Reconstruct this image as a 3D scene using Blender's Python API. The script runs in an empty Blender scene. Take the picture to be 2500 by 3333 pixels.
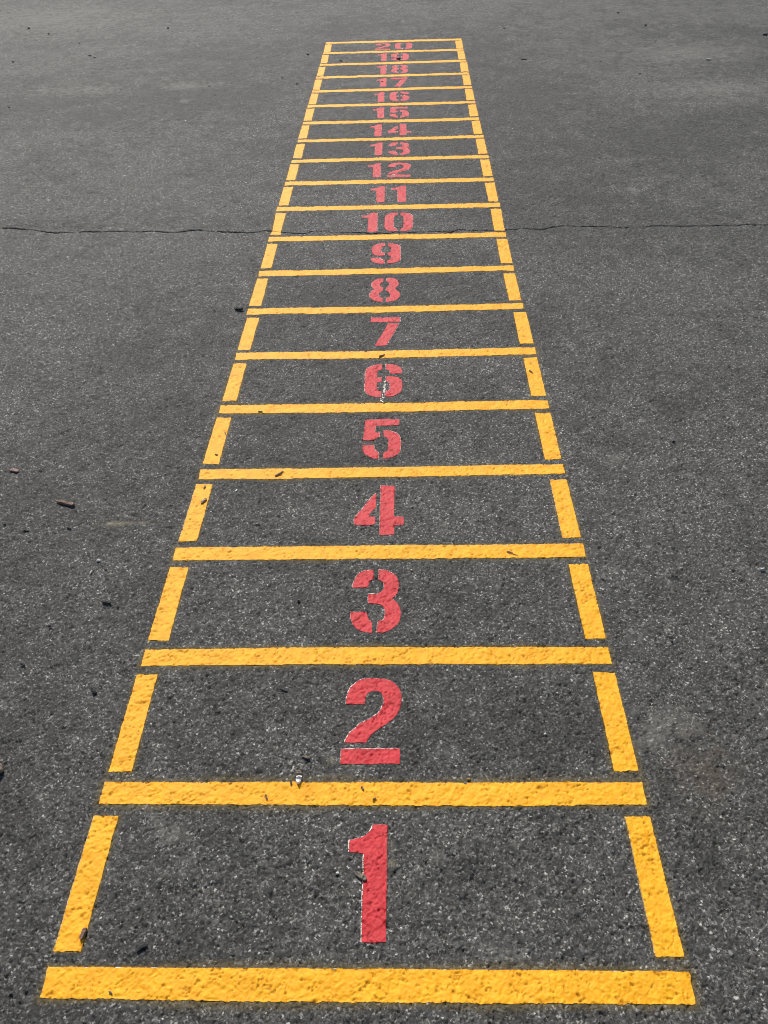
import bpy, bmesh, math, random
import numpy as np
from mathutils import Vector, Matrix, noise
from mathutils.geometry import delaunay_2d_cdt
C = bpy.context.scene.collection
S = bpy.context.scene
# all plans below are metres on the pavement; y runs along the ladder, rung 0 at y=0
CAM_F=2695.1355533956125
CAM_POS=(0.07653169569172943,-0.4721831836601763,1.346384104835445)
CAM_AXES=([0.9994398963974855, 0.015350845331164261, -0.02973625794551172],[0.012276252387404724, 0.6584528411180882, 0.7525218599156032],[-0.03113177020832699, 0.7524654195184896, -0.6578955884580466])
RUNGS=[[[-.4854,.0154],[-.1344,.0153],[.2372,.0147],[.4858,.0134],[.4833,-.0305],[.2322,-.0305],[-.1292,-.0302],[-.4837,-.0278]],[[-.4836,.3295],[-.1699,.328],[.2715,.327],[.4834,.3263],[.4826,.2843],[.2665,.2818],[-.165,.2844],[-.4829,.2865]],[[-.4813,.6372],[-.2052,.6389],[.3054,.6362],[.481,.6347],[.4807,.5917],[.3006,.5927],[-.2002,.595],[-.4812,.5954]],[[-.4802,.9452],[-.2401,.9457],[.051,.9457],[.3393,.9446],[.4808,.9444],[.4797,.9008],[.3344,.8999],[.051,.9013],[-.2351,.9022],[-.4784,.9025]],[[-.476,1.2445],[-.274,1.2445],[.0506,1.2449],[.4793,1.2478],[.4781,1.2073],[.0506,1.2042],[-.2692,1.202],[-.4737,1.204]],[[-.4713,1.5469],[-.3085,1.5476],[.0502,1.5456],[.478,1.5488],[.4771,1.506],[.0502,1.502],[-.3034,1.5033],[-.4706,1.5058]],[[-.4703,1.8441],[-.3423,1.8453],[.0497,1.8437],[.4782,1.8469],[.4773,1.8049],[.0498,1.7998],[-.3374,1.8023],[-.4687,1.8024]],[[-.4757,2.1473],[-.0566,2.1416],[.4733,2.1468],[.4713,2.1075],[-.0554,2.0991],[-.4755,2.1046]],[[-.4748,2.4459],[-.0654,2.4419],[.4712,2.4439],[.4695,2.4028],[-.0641,2.3984],[-.4726,2.3997]],[[-.4752,2.7542],[.4711,2.7483],[.4696,2.7061],[-.4733,2.7087]],[[-.4772,3.0668],[.4762,3.0611],[.4738,3.0151],[-.4763,3.0208]],[[-.4764,3.3723],[.474,3.3632],[.4727,3.3181],[-.4743,3.3243]],[[-.4749,3.6727],[.4755,3.6683],[.4748,3.6253],[-.474,3.6293]],[[-.4734,3.9745],[.4749,3.9709],[.4734,3.9268],[-.4728,3.9329]],[[-.4732,4.2746],[.4727,4.2732],[.4714,4.2259],[-.4722,4.2285]],[[-.4747,4.5874],[.4732,4.5816],[.4727,4.5363],[-.4737,4.541]],[[-.473,4.8903],[.4743,4.8942],[.4734,4.8456],[-.4721,4.8427]],[[-.4759,5.21],[.4772,5.2056],[.4764,5.1566],[-.4752,5.1591]],[[-.4723,5.5151],[.4773,5.5267],[.4769,5.4707],[-.473,5.4692]],[[-.475,5.831],[.4772,5.8257],[.4768,5.7735],[-.4739,5.7808]],[[-.476,6.1359],[.4789,6.1313],[.4791,6.0747],[-.476,6.0845]]]
LEFT=[[[-.4848,.2636],[-.441,.2621],[-.4419,.0384],[-.4849,.0383]],[[-.4833,.5726],[-.4413,.5723],[-.4398,.3516],[-.4832,.3518]],[[-.4802,.88],[-.4373,.8794],[-.4378,.6608],[-.4815,.6618]],[[-.4754,1.1838],[-.4328,1.1811],[-.4345,.9688],[-.4777,.9669]],[[-.4727,1.485],[-.4313,1.4831],[-.4308,1.2672],[-.4748,1.27]],[[-.4698,1.7819],[-.4289,1.7805],[-.4288,1.5682],[-.4715,1.5694]],[[-.4692,2.0807],[-.4274,2.079],[-.429,1.8622],[-.4698,1.8637]],[[-.4743,2.3815],[-.4335,2.3777],[-.4328,2.1659],[-.4755,2.1677]],[[-.4745,2.6896],[-.4334,2.6862],[-.4327,2.4675],[-.4728,2.4695]],[[-.4763,3.0001],[-.4332,2.9962],[-.4309,2.7724],[-.4727,2.7748]],[[-.4756,3.3079],[-.432,3.3065],[-.4314,3.0841],[-.4737,3.0868]],[[-.4757,3.6104],[-.4319,3.6072],[-.4322,3.3901],[-.4742,3.3931]],[[-.4748,3.9089],[-.4307,3.9054],[-.4289,3.6936],[-.4721,3.6968]],[[-.4733,4.2093],[-.4327,4.2084],[-.4307,3.9922],[-.4747,3.9958]],[[-.4754,4.5216],[-.4308,4.5174],[-.4293,4.2943],[-.4732,4.2982]],[[-.4733,4.8239],[-.4304,4.8196],[-.4296,4.6006],[-.4732,4.6048]],[[-.4767,5.137],[-.432,5.1351],[-.4312,4.9054],[-.4718,4.9096]],[[-.4737,5.4465],[-.4321,5.4441],[-.4305,5.2241],[-.4733,5.2288]],[[-.4752,5.7578],[-.4308,5.7525],[-.427,5.5314],[-.4728,5.5327]],[[-.4777,6.0708],[-.4309,6.0648],[-.4263,5.8311],[-.4733,5.8369]]]
RIGHT=[[[.4406,.2611],[.4826,.261],[.4836,.0345],[.4406,.0343]],[[.4389,.5702],[.4822,.5686],[.482,.3498],[.4389,.3485]],[[.437,.8776],[.4807,.8769],[.4812,.6591],[.4384,.6573]],[[.4363,1.1829],[.4783,1.1834],[.4793,.9652],[.4363,.9647]],[[.4343,1.4854],[.4776,1.4851],[.4779,1.2708],[.4348,1.2688]],[[.4348,1.7823],[.4769,1.7849],[.4771,1.5714],[.4346,1.5709]],[[.4345,2.0816],[.477,2.0823],[.4772,1.8698],[.4335,1.8702]],[[.4279,2.3788],[.4699,2.3795],[.4702,2.1667],[.4286,2.1675]],[[.4295,2.6859],[.4723,2.6847],[.4696,2.464],[.4277,2.4651]],[[.4315,2.9944],[.4746,2.9917],[.4697,2.7672],[.4285,2.7671]],[[.4303,3.2976],[.474,3.2972],[.4719,3.0777],[.4308,3.0789]],[[.4321,3.6038],[.4751,3.6045],[.4731,3.3835],[.43,3.3829]],[[.4314,3.9114],[.4736,3.9108],[.4736,3.6907],[.4297,3.6901]],[[.4291,4.2113],[.4734,4.2122],[.4708,3.9926],[.4275,3.9933]],[[.4299,4.5135],[.4728,4.5148],[.4727,4.2947],[.4264,4.2939]],[[.4307,4.8302],[.4755,4.8335],[.4729,4.6005],[.4269,4.6014]],[[.4318,5.142],[.4768,5.1436],[.4741,4.9164],[.429,4.9151]],[[.4343,5.4542],[.4807,5.4535],[.4777,5.2233],[.4295,5.2242]],[[.4335,5.7659],[.4782,5.7655],[.4769,5.5414],[.4308,5.5371]],[[.4346,6.0665],[.4815,6.0716],[.478,5.8387],[.4315,5.8366]]]
NUMBERS={'1':[[[[.007,.2472],[.0292,.2472],[.0311,.2459],[.0311,.1949],[.0314,.1535],[.0314,.0949],[.0313,.0543],[.0138,.0534],[-.0052,.0542],[-.0064,.0551],[-.0071,.0948],[-.0072,.1335],[-.0072,.1535],[-.007,.1636],[-.0077,.1896],[-.0075,.1948],[-.0101,.1959],[-.0205,.1975],[-.0318,.1978],[-.0327,.1991],[-.033,.2184],[-.0323,.2197],[-.0215,.2222],[-.0132,.2244],[-.005,.2288],[0,.2331],[.0041,.2392],[.0058,.2448]]]],
'2':[[[[-.0524,.4964],[-.0529,.5024],[-.0515,.5166],[-.0493,.5266],[-.0452,.5367],[-.039,.5446],[-.031,.5513],[-.0218,.5556],[-.0117,.5575],[-.0005,.5582],[.0125,.5579],[.0228,.5561],[.033,.552],[.0414,.5463],[.0479,.5383],[.0529,.5293],[.0552,.5182],[.0552,.5072],[.0539,.4941],[.0508,.4812],[.0463,.4717],[.0384,.4612],[.0296,.4524],[.0191,.4446],[.0095,.4375],[.0018,.4304],[-.0033,.4243],[-.0074,.4173],[-.0107,.4101],[-.0228,.4095],[-.0385,.4099],[-.0503,.4112],[-.0512,.4129],[-.0469,.4225],[-.0413,.4326],[-.0329,.4418],[-.0244,.4511],[-.014,.4578],[-.0044,.463],[.0035,.4698],[.0114,.4772],[.0157,.4836],[.0187,.4911],[.0207,.4986],[.0206,.5063],[.0193,.514],[.0169,.5206],[.0122,.5257],[.0057,.5279],[-.0016,.5274],[-.0088,.5247],[-.0137,.5181],[-.0158,.5076],[-.0163,.4967],[-.0261,.4962]],[[-.0565,.3963],[.053,.3966],[.0531,.3824],[.052,.3651],[.0213,.3647],[-.0211,.3648],[-.0556,.3654],[-.0566,.3669],[-.0561,.3828]]]],
'3':[[[[-.0531,.8097],[-.0537,.8172],[-.0515,.831],[-.0466,.8449],[-.0386,.856],[-.0279,.8623],[-.0161,.8646],[-.008,.865],[-.0076,.8538],[-.0073,.8362],[-.0118,.8333],[-.0159,.8282],[-.0177,.8201],[-.0182,.8098],[-.0352,.8092]],[[.0047,.8655],[.0161,.8647],[.0255,.8622],[.0348,.8561],[.0425,.8472],[.0475,.8354],[.0499,.8215],[.0497,.809],[.0476,.7965],[.0436,.7865],[.0387,.781],[.0338,.7768],[.0396,.771],[.0461,.7632],[.051,.7522],[.0538,.7403],[.0542,.7275],[.0523,.7117],[.0479,.7013],[.0416,.693],[.033,.6849],[.0229,.6799],[.0127,.6774],[.0037,.6772],[.004,.6883],[.0048,.6996],[.007,.7069],[.0169,.7131],[.0191,.7226],[.0204,.7321],[.0197,.7407],[.0171,.7494],[.0113,.7571],[.0048,.7593],[-.005,.7603],[-.0168,.7609],[-.0178,.7739],[-.0176,.7884],[-.014,.7897],[-.0016,.7899],[.0073,.7937],[.0138,.8004],[.0166,.8083],[.0164,.8185],[.0134,.8278],[.0083,.8331],[.0036,.836],[.0042,.8501]],[[-.0547,.7367],[-.0382,.736],[-.0201,.7363],[-.0186,.7272],[-.0159,.7177],[-.0125,.7113],[-.0084,.7071],[-.0078,.6967],[-.0065,.6781],[-.0092,.6763],[-.0187,.6788],[-.0306,.6825],[-.0395,.6892],[-.0471,.6992],[-.052,.7128],[-.0546,.7255]]]],
'4':[[[[-.0094,1.1384],[-.0075,1.1369],[-.0074,1.0915],[-.009,1.0817],[-.016,1.0693],[-.023,1.0555],[-.025,1.0473],[-.0096,1.0473],[-.0086,1.0456],[-.0084,1.0192],[-.0219,1.0177],[-.0489,1.0175],[-.0584,1.0188],[-.0593,1.0262],[-.0599,1.0438],[-.0524,1.0602],[-.042,1.0781],[-.0334,1.0949],[-.0229,1.1161]],[[.0028,1.1677],[.0383,1.1677],[.0382,1.1192],[.0379,1.0482],[.0604,1.0471],[.0617,1.0444],[.0612,1.018],[.0381,1.0171],[.0383,.9833],[.0031,.982],[.003,1.0224],[.0029,1.0773],[.0032,1.1199]]]],
'5':[[[[-.0466,1.4634],[-.0091,1.4655],[.0488,1.4647],[.0489,1.4385],[.0476,1.4343],[.018,1.4345],[-.0164,1.4345],[-.0166,1.4205],[-.0179,1.4011],[-.0123,1.4039],[-.0048,1.4037],[-.0044,1.3815],[-.0108,1.3773],[-.0176,1.3701],[-.0244,1.3652],[-.033,1.3647],[-.0495,1.3673],[-.0501,1.3724],[-.0483,1.3959],[-.0472,1.4335]],[[.0065,1.4094],[.0183,1.4091],[.0297,1.4058],[.0402,1.3988],[.0472,1.3905],[.0524,1.3771],[.0542,1.361],[.0542,1.338],[.0529,1.3182],[.0483,1.3042],[.0407,1.2947],[.0281,1.2881],[.0156,1.2828],[.008,1.2823],[.0069,1.3011],[.0093,1.3108],[.0186,1.3155],[.0192,1.336],[.0201,1.3648],[.0179,1.3721],[.0135,1.3781],[.0069,1.382],[.0064,1.3945]],[[-.0504,1.3435],[-.0323,1.3427],[-.0178,1.3426],[-.0175,1.3298],[-.0155,1.3212],[-.0111,1.3141],[-.0055,1.3083],[-.005,1.2944],[-.005,1.2819],[-.0138,1.2808],[-.0239,1.2852],[-.0343,1.2937],[-.0431,1.3036],[-.0473,1.3164],[-.0498,1.3306]]]],
'6':[[[[-.0033,1.7628],[-.0143,1.7626],[-.028,1.7584],[-.0389,1.7526],[-.0469,1.7442],[-.0529,1.7306],[-.054,1.7101],[-.0539,1.6797],[-.0542,1.6467],[-.0534,1.6223],[-.0508,1.6093],[-.0451,1.598],[-.0361,1.5882],[-.0255,1.5816],[-.015,1.5794],[-.0036,1.5778],[-.0034,1.592],[-.0034,1.6079],[-.0095,1.6105],[-.0149,1.6179],[-.0169,1.6308],[-.0175,1.6537],[-.0149,1.6602],[-.0034,1.6656],[-.0029,1.6881],[-.0083,1.6883],[-.0168,1.6844],[-.0176,1.7038],[-.0171,1.7208],[-.0136,1.7292],[-.0037,1.7341]],[[.0087,1.7615],[.0225,1.7614],[.0363,1.7571],[.0473,1.7488],[.0546,1.7373],[.0578,1.7234],[.058,1.7072],[.0411,1.7061],[.0221,1.7059],[.0206,1.7195],[.0174,1.7274],[.0095,1.7328]],[[.0088,1.6911],[.0231,1.6923],[.0367,1.6894],[.0475,1.6831],[.0546,1.6729],[.0582,1.6579],[.0591,1.6382],[.0582,1.622],[.0538,1.6061],[.0459,1.5952],[.0337,1.5861],[.0198,1.5818],[.0085,1.5814],[.0079,1.5964],[.0081,1.6075],[.0151,1.6121],[.0203,1.6184],[.021,1.6361],[.0199,1.6542],[.0172,1.6617],[.0082,1.6669]]]],
'7':[[[[-.0468,2.0646],[.0004,2.0643],[.0524,2.0622],[.052,2.0471],[.0512,2.0313],[.0008,2.0317],[-.0464,2.0327],[-.0471,2.0494]],[[.0111,2.0213],[.0291,2.0211],[.0476,2.0199],[.0413,1.9948],[.0342,1.9692],[.0258,1.9393],[.0182,1.9146],[.0129,1.8947],[.0085,1.8765],[-.0085,1.8763],[-.0278,1.8763],[-.029,1.8786],[-.0222,1.9037],[-.0134,1.9314],[-.0045,1.9627],[.0038,1.9914]]]],
'8':[[[[-.0092,2.3618],[-.025,2.3605],[-.0372,2.3523],[-.0465,2.34],[-.0513,2.3247],[-.0517,2.3074],[-.0487,2.292],[-.0424,2.2794],[-.0413,2.2718],[-.0506,2.2638],[-.0553,2.249],[-.0574,2.2325],[-.0551,2.214],[-.0488,2.1992],[-.0384,2.1879],[-.0265,2.1802],[-.0105,2.1759],[-.009,2.1902],[-.0089,2.2083],[-.017,2.2114],[-.0223,2.2217],[-.023,2.2346],[-.0202,2.2475],[-.0127,2.2565],[-.0085,2.2637],[-.0093,2.2845],[-.0159,2.2915],[-.0204,2.3022],[-.0202,2.3156],[-.0165,2.325],[-.0105,2.3325],[-.0088,2.3461]],[[.0026,2.3622],[.018,2.3615],[.0312,2.355],[.0409,2.3437],[.0457,2.3241],[.0462,2.3067],[.0419,2.2917],[.0359,2.2824],[.0351,2.2712],[.0429,2.2614],[.0489,2.2481],[.051,2.2295],[.0489,2.2094],[.0422,2.1952],[.0305,2.1849],[.0155,2.1783],[.0029,2.1771],[.0027,2.1933],[.0029,2.2078],[.0109,2.2102],[.0167,2.22],[.0175,2.231],[.0139,2.246],[.0078,2.2555],[.0022,2.2633],[.0028,2.284],[.0083,2.2932],[.0129,2.3044],[.0127,2.3179],[.0087,2.3297],[.0025,2.3358]]]],
'9':[[[[-.0084,2.6643],[-.0226,2.6639],[-.0413,2.657],[-.0533,2.6452],[-.0575,2.6274],[-.0578,2.6029],[-.0558,2.5786],[-.0503,2.5653],[-.0391,2.5571],[-.0233,2.5509],[-.0077,2.5533],[-.0076,2.5783],[-.0164,2.5799],[-.0212,2.5878],[-.0216,2.6121],[-.0201,2.6299],[-.0155,2.6364],[-.0076,2.6405]],[[.003,2.6614],[.0162,2.6641],[.0294,2.6623],[.0426,2.6525],[.0511,2.6374],[.053,2.6126],[.053,2.5643],[.0526,2.5149],[.0458,2.5004],[.0331,2.4905],[.0196,2.4828],[.0042,2.4826],[.0036,2.4962],[.0038,2.5131],[.0138,2.5147],[.0164,2.5338],[.0162,2.5532],[.0052,2.5559],[.004,2.5755],[.015,2.5881],[.0167,2.6101],[.0155,2.6314],[.007,2.6374],[.0036,2.6467]],[[-.0583,2.5365],[-.0432,2.5347],[-.0248,2.5348],[-.021,2.525],[-.0153,2.5141],[-.0071,2.5105],[-.0066,2.4821],[-.022,2.4807],[-.0375,2.4867],[-.0505,2.4989],[-.0563,2.5098],[-.058,2.5226]]]],
'10':[[[[-.0701,2.9806],[-.0436,2.981],[-.043,2.9529],[-.0423,2.8822],[-.0416,2.7838],[-.0805,2.7841],[-.0809,2.8461],[-.081,2.9254],[-.095,2.9282],[-.1066,2.9309],[-.1073,2.9508],[-.0957,2.9521],[-.0819,2.9572],[-.0745,2.9708]]],[[[.0414,2.9758],[.0282,2.9746],[.0126,2.9715],[-.0027,2.9584],[-.0111,2.943],[-.0126,2.9076],[-.0122,2.8612],[-.0124,2.827],[-.0053,2.804],[.0069,2.7847],[.0218,2.7839],[.0397,2.7847],[.0399,2.8108],[.0291,2.8171],[.0252,2.8399],[.0249,2.886],[.0269,2.9368],[.033,2.9463],[.0415,2.9518]],[[.0523,2.9731],[.0671,2.9763],[.0857,2.9691],[.098,2.9543],[.104,2.9361],[.1034,2.8813],[.1021,2.8279],[.0966,2.8057],[.0845,2.7915],[.0666,2.7851],[.0532,2.784],[.0529,2.8101],[.0622,2.8227],[.0638,2.8567],[.0654,2.9147],[.0639,2.9425],[.0531,2.9491]]]],
'11':[[[[-.0402,3.2869],[-.0184,3.2867],[-.0165,3.2854],[-.0164,3.2352],[-.0161,3.1946],[-.0161,3.137],[-.0161,3.0971],[-.0327,3.0966],[-.0507,3.0979],[-.0519,3.0988],[-.0529,3.1377],[-.0533,3.1756],[-.0534,3.1952],[-.0534,3.2052],[-.0542,3.2306],[-.0541,3.2357],[-.0567,3.2368],[-.0668,3.2385],[-.0779,3.2389],[-.0787,3.2402],[-.0793,3.2591],[-.0786,3.2604],[-.0681,3.2627],[-.06,3.2647],[-.052,3.2689],[-.047,3.2732],[-.0431,3.2791],[-.0414,3.2845]]],[[[.0531,3.2861],[.0753,3.2858],[.0772,3.2845],[.0773,3.2344],[.0777,3.1938],[.0778,3.1362],[.0778,3.0962],[.0609,3.0955],[.0426,3.0964],[.0413,3.0973],[.0404,3.1364],[.0399,3.1744],[.0398,3.1941],[.0398,3.2041],[.0389,3.2296],[.039,3.2348],[.0364,3.2358],[.0262,3.2375],[.0149,3.2379],[.014,3.2392],[.0135,3.2582],[.0141,3.2595],[.0249,3.2618],[.0331,3.2639],[.0412,3.2681],[.0463,3.2723],[.0502,3.2783],[.052,3.2837]]]],
'12':[[[[-.0635,3.5903],[-.0418,3.5901],[-.0399,3.5888],[-.0396,3.5392],[-.0391,3.4991],[-.0388,3.4422],[-.0387,3.4028],[-.0553,3.4025],[-.0732,3.404],[-.0745,3.4049],[-.0756,3.4433],[-.0761,3.4806],[-.0763,3.4999],[-.0763,3.5097],[-.0772,3.5348],[-.0772,3.5398],[-.0797,3.5409],[-.0898,3.5426],[-.1008,3.5431],[-.1017,3.5443],[-.1023,3.5629],[-.1017,3.5642],[-.0911,3.5664],[-.0831,3.5684],[-.0751,3.5726],[-.0702,3.5767],[-.0663,3.5826],[-.0647,3.5879]]],[[[-.0056,3.5299],[-.0061,3.5359],[-.0049,3.55],[-.0026,3.5598],[.0015,3.5697],[.0075,3.5773],[.0156,3.5839],[.0247,3.588],[.0348,3.5896],[.0459,3.5901],[.0589,3.5896],[.0691,3.5876],[.0793,3.5833],[.0876,3.5774],[.0939,3.5694],[.0989,3.5603],[.101,3.5491],[.1009,3.5382],[.0994,3.5252],[.0961,3.5124],[.0916,3.503],[.0837,3.4928],[.075,3.4842],[.0646,3.4768],[.0552,3.47],[.0476,3.4631],[.0426,3.4572],[.0385,3.4503],[.0353,3.4433],[.0234,3.4431],[.0081,3.444],[-.0034,3.4456],[-.0043,3.4474],[-.0001,3.4567],[.0054,3.4666],[.0136,3.4754],[.022,3.4844],[.0322,3.4908],[.0417,3.4957],[.0495,3.5022],[.0573,3.5094],[.0616,3.5156],[.0646,3.523],[.0666,3.5305],[.0666,3.5381],[.0653,3.5458],[.063,3.5524],[.0584,3.5575],[.052,3.5599],[.0447,3.5596],[.0375,3.557],[.0327,3.5505],[.0306,3.5402],[.03,3.5294],[.0203,3.5292]],[[-.0094,3.4311],[.0974,3.428],[.0972,3.4138],[.0959,3.3965],[.0662,3.3972],[.025,3.3988],[-.0084,3.4005],[-.0094,3.402],[-.009,3.4177]]]],
'13':[[[[-.0614,3.8936],[-.0394,3.8934],[-.0375,3.8921],[-.0373,3.8421],[-.0369,3.8016],[-.0367,3.7442],[-.0367,3.7045],[-.0532,3.7036],[-.071,3.7045],[-.0722,3.7054],[-.0734,3.7444],[-.074,3.7823],[-.0742,3.8018],[-.0742,3.8118],[-.0752,3.8372],[-.0751,3.8424],[-.0777,3.8434],[-.0879,3.8451],[-.099,3.8455],[-.0999,3.8467],[-.1005,3.8657],[-.0999,3.867],[-.0893,3.8693],[-.0811,3.8714],[-.0731,3.8756],[-.0681,3.8799],[-.0642,3.8858],[-.0625,3.8912]]],[[[-.0058,3.8367],[-.0065,3.8443],[-.0043,3.8583],[.0005,3.8724],[.0084,3.8835],[.0192,3.8897],[.031,3.8918],[.039,3.8921],[.0395,3.8808],[.0398,3.8631],[.0353,3.8603],[.0312,3.8551],[.0294,3.847],[.0289,3.8367],[.012,3.8361]],[[.0517,3.8923],[.0631,3.8914],[.0725,3.8887],[.0818,3.8825],[.0895,3.8735],[.0945,3.8617],[.0969,3.8479],[.0966,3.8354],[.0946,3.823],[.0905,3.8131],[.0857,3.8076],[.0808,3.8034],[.0866,3.7976],[.0931,3.7899],[.0979,3.779],[.1007,3.7672],[.1011,3.7545],[.0991,3.7388],[.0948,3.7283],[.0886,3.7201],[.0801,3.7118],[.07,3.7065],[.0599,3.7039],[.051,3.7035],[.0513,3.7146],[.052,3.726],[.0542,3.7333],[.064,3.7397],[.0662,3.7492],[.0675,3.7587],[.0667,3.7673],[.0642,3.776],[.0584,3.7836],[.0519,3.7858],[.0422,3.7868],[.0305,3.7873],[.0295,3.8004],[.0296,3.815],[.0332,3.8163],[.0455,3.8165],[.0544,3.8203],[.0609,3.827],[.0636,3.8349],[.0635,3.8451],[.0604,3.8544],[.0553,3.8598],[.0507,3.8628],[.0512,3.8769]],[[-.0072,3.7626],[.0092,3.762],[.0272,3.7625],[.0287,3.7534],[.0314,3.7438],[.0348,3.7374],[.0389,3.7332],[.0396,3.7228],[.0409,3.7041],[.0382,3.7023],[.0288,3.7045],[.0169,3.708],[.0081,3.7146],[.0006,3.7246],[-.0044,3.7383],[-.007,3.7512]]]],
'14':[[[[-.0699,4.1958],[-.048,4.1965],[-.0461,4.1952],[-.046,4.1442],[-.0456,4.1029],[-.0456,4.0442],[-.0456,4.0036],[-.0624,4.003],[-.0806,4.0042],[-.0818,4.0051],[-.0827,4.0444],[-.0831,4.0827],[-.0833,4.1025],[-.0832,4.1126],[-.084,4.1382],[-.0839,4.1434],[-.0865,4.1444],[-.0967,4.1458],[-.1078,4.1459],[-.1087,4.1471],[-.1092,4.1661],[-.1086,4.1674],[-.0979,4.1702],[-.0898,4.1725],[-.0817,4.1771],[-.0767,4.1816],[-.0728,4.1878],[-.0711,4.1933]]],[[[.0353,4.1694],[.0372,4.1678],[.0373,4.1216],[.0357,4.1116],[.0288,4.0992],[.0219,4.0855],[.0199,4.0772],[.0352,4.0765],[.0362,4.0748],[.0364,4.0478],[.0231,4.0469],[-.0034,4.0478],[-.0128,4.0495],[-.0138,4.0571],[-.0145,4.0752],[-.0072,4.0916],[.003,4.1094],[.0115,4.1261],[.0219,4.1473]],[[.0474,4.1988],[.083,4.1972],[.0827,4.1478],[.0822,4.0754],[.1043,4.0733],[.1057,4.0704],[.105,4.0436],[.0823,4.0436],[.0823,4.0092],[.0477,4.0093],[.0477,4.0505],[.0475,4.1066],[.0478,4.1501]]]],
'15':[[[[-.0619,4.5033],[-.0404,4.5038],[-.0386,4.5025],[-.0382,4.4508],[-.0376,4.4089],[-.0372,4.3495],[-.037,4.3083],[-.0535,4.3078],[-.0713,4.3091],[-.0726,4.31],[-.0737,4.35],[-.0742,4.3888],[-.0745,4.4089],[-.0745,4.4191],[-.0755,4.4451],[-.0754,4.4504],[-.0779,4.4514],[-.0879,4.4529],[-.0988,4.4531],[-.0997,4.4543],[-.1003,4.4736],[-.0997,4.4749],[-.0892,4.4776],[-.0813,4.4799],[-.0734,4.4844],[-.0685,4.489],[-.0647,4.4952],[-.0631,4.5008]]],[[[-.0025,4.5044],[.0346,4.5065],[.092,4.5056],[.0922,4.4778],[.0909,4.4733],[.0615,4.4736],[.0273,4.4737],[.0272,4.4589],[.0259,4.4384],[.0315,4.4413],[.0389,4.4411],[.0394,4.4175],[.033,4.4131],[.0262,4.4056],[.0194,4.4004],[.0108,4.4],[-.0057,4.4028],[-.0063,4.4082],[-.0044,4.4331],[-.0032,4.4727]],[[.0501,4.447],[.0619,4.4467],[.0733,4.4431],[.0838,4.4356],[.0908,4.4267],[.0961,4.4125],[.0979,4.3954],[.098,4.3709],[.0969,4.3498],[.0923,4.3351],[.0847,4.325],[.0721,4.3181],[.0595,4.3128],[.052,4.3123],[.0508,4.3322],[.0532,4.3425],[.0624,4.3473],[.063,4.3691],[.0639,4.3996],[.0616,4.4074],[.0572,4.4138],[.0506,4.4179],[.0501,4.4313]],[[-.0066,4.3777],[.0114,4.3767],[.026,4.3765],[.0263,4.3629],[.0282,4.3539],[.0327,4.3462],[.0383,4.3401],[.0389,4.3253],[.0389,4.3121],[.0301,4.311],[.0198,4.3158],[.0094,4.3249],[.0006,4.3356],[-.0036,4.3491],[-.006,4.3641]]]],
'16':[[[[-.0651,4.8137],[-.0437,4.8137],[-.0419,4.8123],[-.0419,4.7594],[-.0416,4.7166],[-.0416,4.6558],[-.0417,4.6137],[-.0581,4.6127],[-.0759,4.6135],[-.077,4.6144],[-.0779,4.6557],[-.0782,4.6958],[-.0783,4.7165],[-.0782,4.727],[-.079,4.7539],[-.0789,4.7594],[-.0814,4.7605],[-.0913,4.7621],[-.1022,4.7624],[-.103,4.7638],[-.1035,4.7838],[-.1028,4.7852],[-.0925,4.7878],[-.0845,4.79],[-.0767,4.7946],[-.0718,4.7991],[-.0679,4.8054],[-.0663,4.8112]]],[[[.0397,4.8129],[.0285,4.8129],[.0146,4.8088],[.0037,4.803],[-.0044,4.7944],[-.0103,4.7803],[-.0113,4.759],[-.0109,4.7275],[-.0109,4.6931],[-.0099,4.6677],[-.0072,4.6542],[-.0014,4.6423],[.0076,4.632],[.0183,4.6249],[.0287,4.6224],[.04,4.6205],[.0401,4.6353],[.0401,4.6518],[.034,4.6546],[.0286,4.6624],[.0265,4.6759],[.0259,4.6997],[.0284,4.7065],[.0399,4.7119],[.0403,4.7352],[.0349,4.7355],[.0264,4.7316],[.0254,4.7518],[.0259,4.7695],[.0294,4.7782],[.0394,4.7831]],[[.0518,4.8113],[.0658,4.8109],[.0798,4.8061],[.091,4.7974],[.0983,4.7853],[.1015,4.7708],[.1016,4.7539],[.0846,4.7531],[.0655,4.7532],[.064,4.7675],[.0607,4.7756],[.0527,4.7814]],[[.052,4.7381],[.0665,4.7391],[.0801,4.7358],[.091,4.7291],[.0982,4.7183],[.1017,4.7027],[.1025,4.6822],[.1015,4.6654],[.0971,4.6489],[.0892,4.6378],[.0771,4.6285],[.0633,4.6243],[.052,4.624],[.0514,4.6396],[.0516,4.6512],[.0586,4.6559],[.0637,4.6623],[.0644,4.6807],[.0633,4.6995],[.0606,4.7074],[.0515,4.713]]]],
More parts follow.
